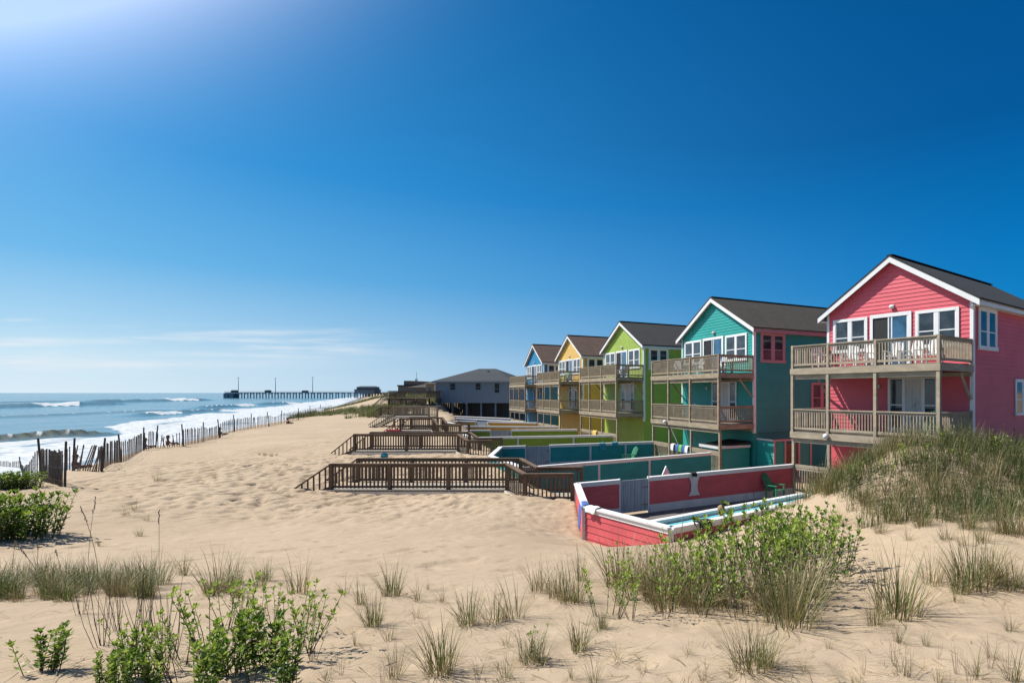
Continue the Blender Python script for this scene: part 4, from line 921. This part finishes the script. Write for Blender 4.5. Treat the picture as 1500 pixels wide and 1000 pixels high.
# ------------------------------------------------------------------ sand fence along the top of the beach
M['slat'] = paint('weathered_slats', (.19,.15,.12), .9, .4, 5, (1,1,1), dark=.5); M['post'] = paint('dark_fence_post', (.10,.08,.065), .9, .3, 4)
def fence_section(a, b, hh=1.15, lean=0.0, messy=.04, sag=0.0, nposts=1, label=None, both=False):
    a, b = Vector(a), Vector(b); t = empty('sand_fence', a, 0, label or 'weathered wire-bound slat sand fence section along the beach edge', 'sand fence', 'sand fence sections along the beach edge' if not label else None)
    d = b-a; L = Vector((d.x,d.y,0)).length; pw = abs(F*b.x/b.y-F*a.x/a.y); n = max(3, min(int(L/.11), int(pw/2.0))); mb = MB(); tops = []
    for i in range(n):
        f = (i+.5)/n; c = d*f; z = hz(a.x+c.x, a.y+c.y)-a.z-.12; l = lean*math.sin(f*3.1)+random.gauss(0, messy); h_ = hh*(1+random.uniform(-.05,.04))-sag*math.sin(f*math.pi)
        top = Vector((c.x+l*d.x/L, c.y+l*d.y/L, z+h_)); p = Vector((c.x, c.y, z))
        mb.hexa([p+Vector((-.022,-.007,0)),p+Vector((.022,-.007,0)),p+Vector((.022,.007,0)),p+Vector((-.022,.007,0)),top+Vector((-.022,-.007,0)),top+Vector((.022,-.007,0)),top+Vector((.022,.007,0)),top+Vector((-.022,.007,0))])
        tops.append((p, top))
    for fr_ in (.22,.55,.88):
        for (p0,t0),(p1,t1) in list(zip(tops[:-1], tops[1:])): mb.stick(p0+(t0-p0)*fr_, p1+(t1-p1)*fr_, .006, 3)
    mb.build('slat_panel', M['slat'], t)
    for f in ([0] if not both else [0,1]):
        c = d*f; z = hz(a.x+c.x, a.y+c.y)-a.z; k_ = random.uniform(-.18,.18); mb = MB(); mb.stick((c.x,c.y+.06,z-.3),(c.x+k_,c.y+.06+k_*.4,z+hh*1.18),.038,7,.034); mb.build('post', M['post'], t)
fp_ = [ground(*p) for p in ((-12,697),(30,699),(60,705),(92,713))]
for i in range(3): fence_section(fp_[i], fp_[i+1], 1.4, messy=.03, both=(i==2), label='nearest stretch of slat fence, turning down the sand beside the green bush' if i == 2 else None)
B_ = [ground(*p) for p in ((58,694),(104,690),(146,690),(177,677),(208,660),(226,656.5),(268,653.5),(296,648),(322,641),(343,632),(367,628),(394,624.5),(411,621),(437,615.5),(455,610.5),(471,606.5),(486,602.5))]
for i in range(len(B_)-1):
    fence_section(B_[i], B_[i+1], 1.2, lean=(.5 if i == 1 else .25 if i == 3 else 0), messy=.12 if i in (1,2,5,7) else .07, sag=.45 if i == 5 else (.2 if i in (7,11) else 0), label={5:'sagging stretch of slat fence pulled down between two tall posts'}.get(i))
# ------------------------------------------------------------------ plants
M['blade'] = leafmat('beach_grass', [(0,(.035,.075,.012)),(.3,(.095,.135,.028)),(.55,(.165,.15,.05)),(.8,(.28,.21,.095)),(1,(.40,.31,.18))], .3)
M['leaf'] = leafmat('shrub_leaf', [(0,(.04,.085,.010)),(.5,(.12,.21,.022)),(1,(.36,.44,.07))], .4, .45)
M['oliveleaf'] = leafmat('olive_leaf', [(0,(.028,.045,.008)),(.5,(.07,.10,.018)),(1,(.15,.17,.045))], .3, .5)
M['stem'] = paint('plant_stem', (.10,.065,.04), .9, .3, 8)
class PL:
    def __init__(s): s.v = []; s.f = []; s.t = []
    def blade(s, p, az, L, lean, droop, w, tint, seg=4, kink=0):
        p = np.array(p, float); k0 = len(s.v); dx, dy = math.cos(az), math.sin(az); side = np.array([-dy, dx, 0])*w
        c = p.copy(); a = lean
        for i in range(seg+1):
            f = i/seg; ww = side*(1-f*.9)*(1 if i else .7); s.v.append(c-ww); s.v.append(c+ww); s.t += [tint, tint]
            c = c+np.array([dx*math.sin(a), dy*math.sin(a), math.cos(a)])*L/seg; a += droop/seg*(.5+f)+(kink if i == 1 else 0)
        for i in range(seg): j = k0+2*i; s.f.append((j, j+1, j+3, j+2))
    def leaf(s, p, az, pitch, L, w, tint):
        p = np.array(p, float); k0 = len(s.v); d = np.array([math.cos(az)*math.cos(pitch), math.sin(az)*math.cos(pitch), math.sin(pitch)]); sd_ = np.array([-math.sin(az), math.cos(az), 0]); up = np.cross(d, sd_)*-.12*L
        s.v += [p, p+d*L*.5+sd_*w, p+d*L, p+d*L*.5-sd_*w, p+d*L*.5+up*.9]; s.t += [tint*.8, tint, min(1,tint*1.15), tint, tint*.9]
        s.f += [(k0,k0+1,k0+4),(k0+1,k0+2,k0+4),(k0+2,k0+3,k0+4),(k0+3,k0,k0+4)]
    def build(s, name, mat, parent=None): return link_mesh(name, s.v, s.f, mat, parent, tint=s.t)
U = random.uniform
def grass_proto(n, L, r, lean, droop, dry, w=.0045):
    p = PL()
    for i in range(n):
        a = U(0,6.283); q = r*math.sqrt(U(0,1)); az = a+U(-.9,.9); Lh = L*U(.45,1.05); t_ = min(1, max(0, random.gauss(dry, .22)))
        p.blade((q*math.cos(a), q*math.sin(a), -.04), az, Lh, abs(random.gauss(lean,.2)), droop*U(.2,1.9), w*U(.7,1.3), t_)
    for i in range(int(n*.4)):                      # bent and broken dry blades lying out over the sand
        a = U(0,6.283); p.blade((r*.7*math.cos(a), r*.7*math.sin(a), .0), a, L*U(.5,1.15), U(.5,1.2), U(.5,1.5), w*.75, U(.65,1))
    return p
GP = [grass_proto(75,.62,.10,.24,.8,.42), grass_proto(55,.62,.13,.30,1.0,.62), grass_proto(38,.62,.09,.34,.9,.5), grass_proto(110,.62,.16,.28,.7,.5), grass_proto(26,.62,.08,.4,1.2,.75), grass_proto(90,.62,.14,.22,.9,.3)]
GM = []
def grass(x, y, hpx, kind, label=None, group='beach grass tufts on the foreground sand', cat='beach grass'):
    p = ground(x, y); s = F/p.y; sc = hpx/s/.52
    if kind >= len(GM) or GM[kind] is None:
        while len(GM) <= kind: GM.append(None)
        o = GP[kind].build('beach_grass_tuft', M['blade']); GM[kind] = o
    else: o = GM[kind].copy(); col.objects.link(o)
    o.location = p; o.rotation_euler = (U(-.06,.06), U(-.02,.1), U(0,6.28)); o.scale = (sc*U(.85,1.15),)*2+(sc,)
    tag(o, label or 'thin tuft of olive and straw beach grass rooted in the foreground sand', cat, None if label else group)
    if label and 'group' in o: del o['group']
    return o
G1 = [(529,885,45,2),(546,917,58,0),(573,872,55,0),(612,879,38,4),(648,881,32,4),(627,863,20,4),(687,914,60,0),(723,909,55,1),(753,905,66,2),(570,938,32,2),(579,992,60,2),(789,867,52,1),(815,876,60,1),(835,882,66,3),(852,850,55,2),(849,947,62,2),(774,965,48,5),(792,968,55,2),(879,923,38,2),(480,995,34,4),(870,998,48,2),(837,995,38,4),(846,952,48,2),(883,921,34,0),
 (1125,978,55,0),(1281,916,48,1),(1365,856,60,1),(1399,880,34,4),(1454,851,62,3),(1483,863,55,3),(1356,945,28,2),(1317,942,38,2),(1320,985,50,4),(1430,992,58,4),(1488,1000,70,4),(1257,997,26,4),(1385,791,34,2),(1440,793,40,1),(1480,925,34,2),(1070,996,24,4),(1410,800,30,4),(1330,792,30,4),(1290,780,34,1),(1260,770,34,4),(1250,1005,30,4),(1375,998,40,4),(1455,965,36,4),
 (270,842,42,2),(318,868,72,1),(345,855,50,2),(380,860,46,2),(505,870,36,4),(465,905,34,4),(610,905,28,4),(660,960,36,4),(700,985,34,4),(742,945,30,4),(740,995,40,2),(905,965,34,4),(940,985,36,4),(1010,960,34,4),(1030,1000,36,4),(1180,985,34,4),(1215,950,30,4),(230,705,20,4),(185,755,26,4),(198,748,24,4),(204,785,16,1),(215,762,18,4),(60,760,18,4),(90,735,14,4),(315,700,10,4),(145,800,20,4),(1190,790,36,4),(1225,770,34,1),(520,945,32,4)]
for x, y, h_, k_ in G1: grass(x, y, h_, k_)
for i in range(64): grass(U(-8,395) if i % 3 == 0 else U(-8,250), U(846,882), U(26,50), random.choice((0,5,5,5,1)), 'green beach grass tuft in the low band along the left sand ridge', None).__setitem__('group', 'grass tufts of the green band on the left ridge')
for x, y, h_, k_, lab in ((1100,980,82,3,'full green-brown grass clump at the bottom edge of the sand, under the big leafy bush'),(1158,915,128,3,'tallest dense grass clump, growing at the shaded foot of the big leafy bush'),(1315,900,104,3,'upright grass clump casting a long shadow on the open sand'),(1425,858,92,3,'broad straw-green grass clump below the dune thicket'),(1406,868,66,0,'smaller grass clump leaning against the broad straw-green one'),(645,985,92,0,'tall arching green grass clump alone on the middle foreground sand'),(440,868,60,1,'brownish grass clump with a green foot, above the leafy low shrubs')):
    grass(x, y, h_, k_, lab)
# flowering stalks of sea oats
def oat(x, y, hpx, lean):
    p = ground(x, y); h_ = hpx*p.y/F; t = empty('sea_oat_stalk', p, U(0,6), 'single thin straw-coloured seed stalk above the green grass band', 'sea oat', 'tall single stalks above the left ridge')
    mb = MB(); q = None
    pts = [Vector((lean*h_*(i/6)**2, 0, h_*i/6-.03)) for i in range(7)]
    for i in range(6): mb.stick(pts[i], pts[i+1], .003, 4)
    mb.build('stalk', M['slat2'], t); mb = MB()
    for i in range(9): c = pts[5]+(pts[6]-pts[5])*(i/8); mb.ball(c+Vector((U(-.01,.01),U(-.01,.01),0)), .005, .005, .016, 5, 4)
    mb.build('seed_head', M['slat2'], t)
M['slat2'] = paint('straw', (.5,.40,.25), .9, .2, 9)
for x, y, h_, l in ((128,860,135,-.1),(145,862,125,.15),(233,850,105,.0),(17,850,60,.1),(90,850,50,-.2),(60,865,70,.3),(55,845,55,-.3)): oat(x, y, h_, l)
def shrub_proto(ns, H, r, bare, leafL, dens, tb=.5, lean=.18, stemr=.0045):
    st, lf = MB(), PL()
    for i in range(ns):
        a = U(0,6.283); q = r*math.sqrt(U(0,1)); b = Vector((q*math.cos(a), q*math.sin(a), -.03)); h_ = H*U(.6,1.05)
        d = Vector((math.cos(a)*lean*U(.2,1.4), math.sin(a)*lean*U(.2,1.4), 1)); m_ = b+d*h_*.5; e = m_+(d+Vector((U(-.15,.15),U(-.15,.15),.15)))*h_*.5
        st.stick((0,0,-.07), b, stemr, 4); st.stick(b, m_, stemr, 4, stemr*.8); st.stick(m_, e, stemr*.8, 4, stemr*.4)
        n = int(dens*h_*(1-bare)/.02); base_t = min(1,max(0,random.gauss(tb,.2)))
        for j in range(6 if bare < .9 else 0):
            lf.leaf(e-(e-m_).normalized()*U(0,.02), j*.9+U(-.2,.2), U(.35,1.2), leafL*U(.8,1.3), leafL*.26, min(1,max(0,base_t+.28+random.gauss(0,.1))))
        for j in range(n):
            f = bare+(1-bare)*(j+U(0,1))/n; p = b+(m_-b)*min(1,f*2) if f < .5 else m_+(e-m_)*(f*2-1)
            lf.leaf(p, j*2.4+U(-.4,.4), U(.15,1.05)+.25*(f>.9), leafL*U(.8,1.4), leafL*.26, min(1,max(0,base_t+random.gauss(0,.13)+.25*(f-.6))))
    return st, lf
SP = [shrub_proto(16,.55,.16,.12,.075,.8,.55), shrub_proto(13,.60,.22,.36,.06,.5,.5,.36), shrub_proto(6,.60,.05,.45,.058,.5,.6,.34), shrub_proto(38,.60,.36,.22,.056,.55,.45,.42), shrub_proto(9,.62,.05,.97,.05,.2,.3,.2,.0026), shrub_proto(80,.46,.42,.1,.06,.9,.42,.3)]
SM = {}
def shrub(x, y, hpx, kind, label, group=None, cat='shrub', wide=1.0, pos=None, name='leafy_shrub'):
    p = pos or ground(x, y); sc = hpx*p.y/F/.58
    if kind not in SM:
        o = empty(name, p, 0, label, cat); SP[kind][0].build('stem', M['stem'], o)
        if SP[kind][1].v: SP[kind][1].build('foliage', M['leaf'], o)
        SM[kind] = o
    else: o = copy_tree(SM[kind])
    o.location = p; o.rotation_euler = (U(-.08,.08),U(-.08,.08),U(0,6.28)); o.scale = (sc*wide, sc*wide, sc)
    tag(o, label, cat, group)
    if group is None and 'group' in o: del o['group']
    return o
shrub(62,985,58,0,'small round bright-leaved shrub standing apart in the bottom corner sand', wide=1.25)
for x, y, h_, k_ in ((285,1000,85,1),(312,958,92,1),(342,985,80,0),(368,935,70,2),(392,975,84,0),(422,960,86,1),(442,930,62,2),(332,922,66,2),(458,968,60,2),(372,1012,76,2),(300,1020,80,0),(412,1008,76,0),(350,905,50,2),(400,915,56,2),(268,975,60,2)):
    shrub(x, y, h_, k_, 'low bright-leaved shrub stem cluster in the leafy patch on the left foreground sand', 'leafy stems of the left foreground patch')
for x, y, h_, k_ in ((185,965,56,2),(200,990,66,0),(240,985,62,2),(155,1005,50,0),(178,1015,60,0),(228,1012,60,0)):
    shrub(x, y, h_, k_, 'sparse bright-leaved shrub among bare dark stems in the left foreground', 'sparse shrubs among the bare stems')
for x, y, h_ in ((150,945,95),(168,925,75),(192,955,110),(212,935,90),(238,945,95),(120,900,70),(250,965,95)): shrub(x, y, h_, 4, 'bunch of bare dark stems without leaves on the left foreground sand', 'bare dark stems on the left foreground', 'bare stems', name='bare_stem_bunch')
for x, y, h_, k_ in ((890,900,62,1),(925,908,56,2),(940,878,60,1),(985,892,78,1),(1012,868,72,1),(1050,880,92,1),(1090,892,95,1),(1105,868,98,3),(1140,878,104,1),(1170,862,92,1),(1195,848,80,3),(1218,832,58,1),(1060,838,70,1),(1110,828,76,3),(1160,822,74,1),(905,850,44,2),(935,845,36,2),(975,905,50,2),(1075,905,60,2),(1030,905,60,2),(1140,800,52,3),(1185,812,60,3),(1000,840,52,2)):
    shrub(x, y, h_, k_, 'leafy stem cluster of the big green bush beside the red wall corner', 'stem clusters of the big bush by the red wall')
shrub(24,786,74,5,'dense round green bush at the beach edge, the larger of two', wide=.85); shrub(-10,786,70,5,'green bush cut by the picture edge beside the larger round one', wide=.85)
for x, y in ((12,716),(34,715),(-6,716)): shrub(x, y, 27, 5, 'low green bush at the foot of the nearest slat fence', 'low bushes at the fence foot')
shrub(785,962,40,2,'single green sprig among grass tufts in the middle foreground')
# the thicket on the dune in front of the pink cottage
def thicket(name, label, pts, cat, hb, nb, leafy, dry):
    p, l = PL(), PL()
    for (x, y, z) in pts:
        k_ = .6+.9*max(0, float(vn1(np.array([x*1.3]), np.array([y*1.3]))[0])+.35); dr = dry+.55*float(vn2(np.array([x*.9+7]), np.array([y*.9]))[0])
        for i in range(nb):
            p.blade((x+U(-.12,.12), y+U(-.12,.12), z-.05), U(0,6.28), hb*k_*U(.5,1.15), U(.05,.5), U(.2,1.3), .0065*U(.7,1.3), min(1,max(0,random.gauss(dr,.25))), 3)
        if random.random() < leafy*(1.6 if dr < dry else .5):
            h_ = hb*k_*U(.6,1.1); a = U(0,6.28); tb = random.gauss(.28,.15)
            for j in range(16): f = .3+.7*j/16; l.leaf((x+math.cos(a)*f*.15, y+math.sin(a)*f*.15, z+h_*f), U(0,6.28), U(-.1,1.0), U(.05,.085), .013, min(1,max(0,tb+U(-.15,.15))))
    return p, l
def px_of(X, Y, z): return CX+F*X/Y, CY-F*(z-EYE)/Y
pts = []
while len(pts) < 5600:
    X, Y = U(1.5, 22), U(10.5, 19.5); z = hz(X, Y); x, y = px_of(X, Y, z)
    if Y < 13.5+.848*(X+.28)-.25 and x > 1130:
        lim = np.interp(x, [1130,1180,1240,1290,1400,1500,1700], [735,722,738,768,772,778,790])+18*float(vn3(np.array([X*1.7]), np.array([Y*1.7]))[0])
        if y < lim or (y < lim+22 and random.random() < .12): pts.append((X, Y, z))
p, l = thicket('', '', pts, '', .70, 13, .26, .44)
p.v += l.v[:0]
o = p.build('dune_grass_cover', M['blade']); tag(o, 'tangled olive and straw dune thicket in front of the pink cottage', 'dune plants', kind='stuff')
o = l.build('dune_leaf_cover', M['oliveleaf']); tag(o, 'leafy green sprays through the dune thicket by the pink cottage', 'dune plants', kind='stuff')
for x, y, h_, k_ in ((1335,690,34,1),(1380,660,30,2),(1300,712,34,2),(1440,648,28,1),(1250,715,32,2),(1410,700,34,2),(1465,672,30,1)):
    shrub(x, y, h_, k_, 'small green shrub rising out of the dune thicket by the pink cottage', 'green shrubs in the dune thicket')
for x, y, h_ in ((1310,975,40),(1330,992,46),(1400,985,40),(1450,978,46),(1480,998,52),(1420,1002,40),(500,990,30),(1265,985,30),(1375,965,26),(700,1000,34),(560,1000,30)):
    shrub(x, y, h_, 4, 'small bunch of dead dark twigs sticking out of the open foreground sand', 'dead twigs in the open foreground sand', 'dead twigs', name='dead_twig_bunch')
for x, y, h_ in ((1215,722,40),(1270,735,44),(1310,765,44),(1350,770,40),(1420,775,44),(1470,780,60),(1495,785,70)): grass(x, y, h_, random.choice((1,3)), 'straw-green grass tuft fringing the foot of the dune thicket', None).__setitem__('group', 'grass fringe of the dune thicket')
# sparse grass through the big bush
for i in range(30): grass(U(890,1190), U(850,905), U(50,100), random.choice((1,3,4)), 'brown grass tuft growing through the big green bush', None).__setitem__('group', 'grass through the big bush')
# dune grass up the coast
p = PL(); n_ = 0
while n_ < 7500:
    Y = 55+195*U(0,1)**1.6; e = U(-.5, 60); X = float(np.interp(Y, FY, FX))+e
    if X-float(np.interp(Y, LY, LX)) > -3 and Y < 84: continue
    g_ = float(vn1(np.array([X*.16]), np.array([Y*.09]))[0]) + .18*min(1,max(0,(Y-75)/60)) - (.0 if Y > 72 else .12)
    x, y = px_of(X, Y, 2)
    if g_ < (-.04 if Y > 84 else .10 if Y > 66 else .2) or x > 642: continue
    z = hz(X, Y); n_ += 1; tn = .15+.5*U(0,1)**2
    for i in range(9): p.blade((X+U(-.35,.35), Y+U(-.35,.35), z-.06), U(0,6.28), U(.35,.8), U(.05,.6), U(.1,1), .028, min(1,tn+U(-.1,.2)), 2)
tag(p.build('dune_grass', M['blade']), 'patchy green grass over the dunes up the coast', 'dune grass', kind='stuff')
x0 = ground(395, 665)
for x, y, h_ in ((388,667,8),(398,668,9),(380,666,6),(405,667,6)): grass(x, y, h_, 1, 'flat yellow-green weed patch alone on the open beach', None).__setitem__('group', 'weed patch on the open beach')

# dry litter and runners lying on the foreground sand
p = PL(); st = MB()
for i in range(2300):
    x, y = U(-20,1520), 800+215*U(0,1)**.9
    if float(vn2(np.array([x*.012]), np.array([y*.03]))[0]) < U(-.5,.25): continue
    g_ = ground(x, y); p.blade((g_.x, g_.y, g_.z+.012), U(0,6.28), U(.05,.32)*(.6+g_.y*.08), U(1.35,1.62), U(-.3,.25), .0035, U(.55,1), 3)
tag(p.build('dry_grass_litter', M['blade']), 'dry broken blades and runners strewn over the foreground sand', 'plant litter', kind='stuff')
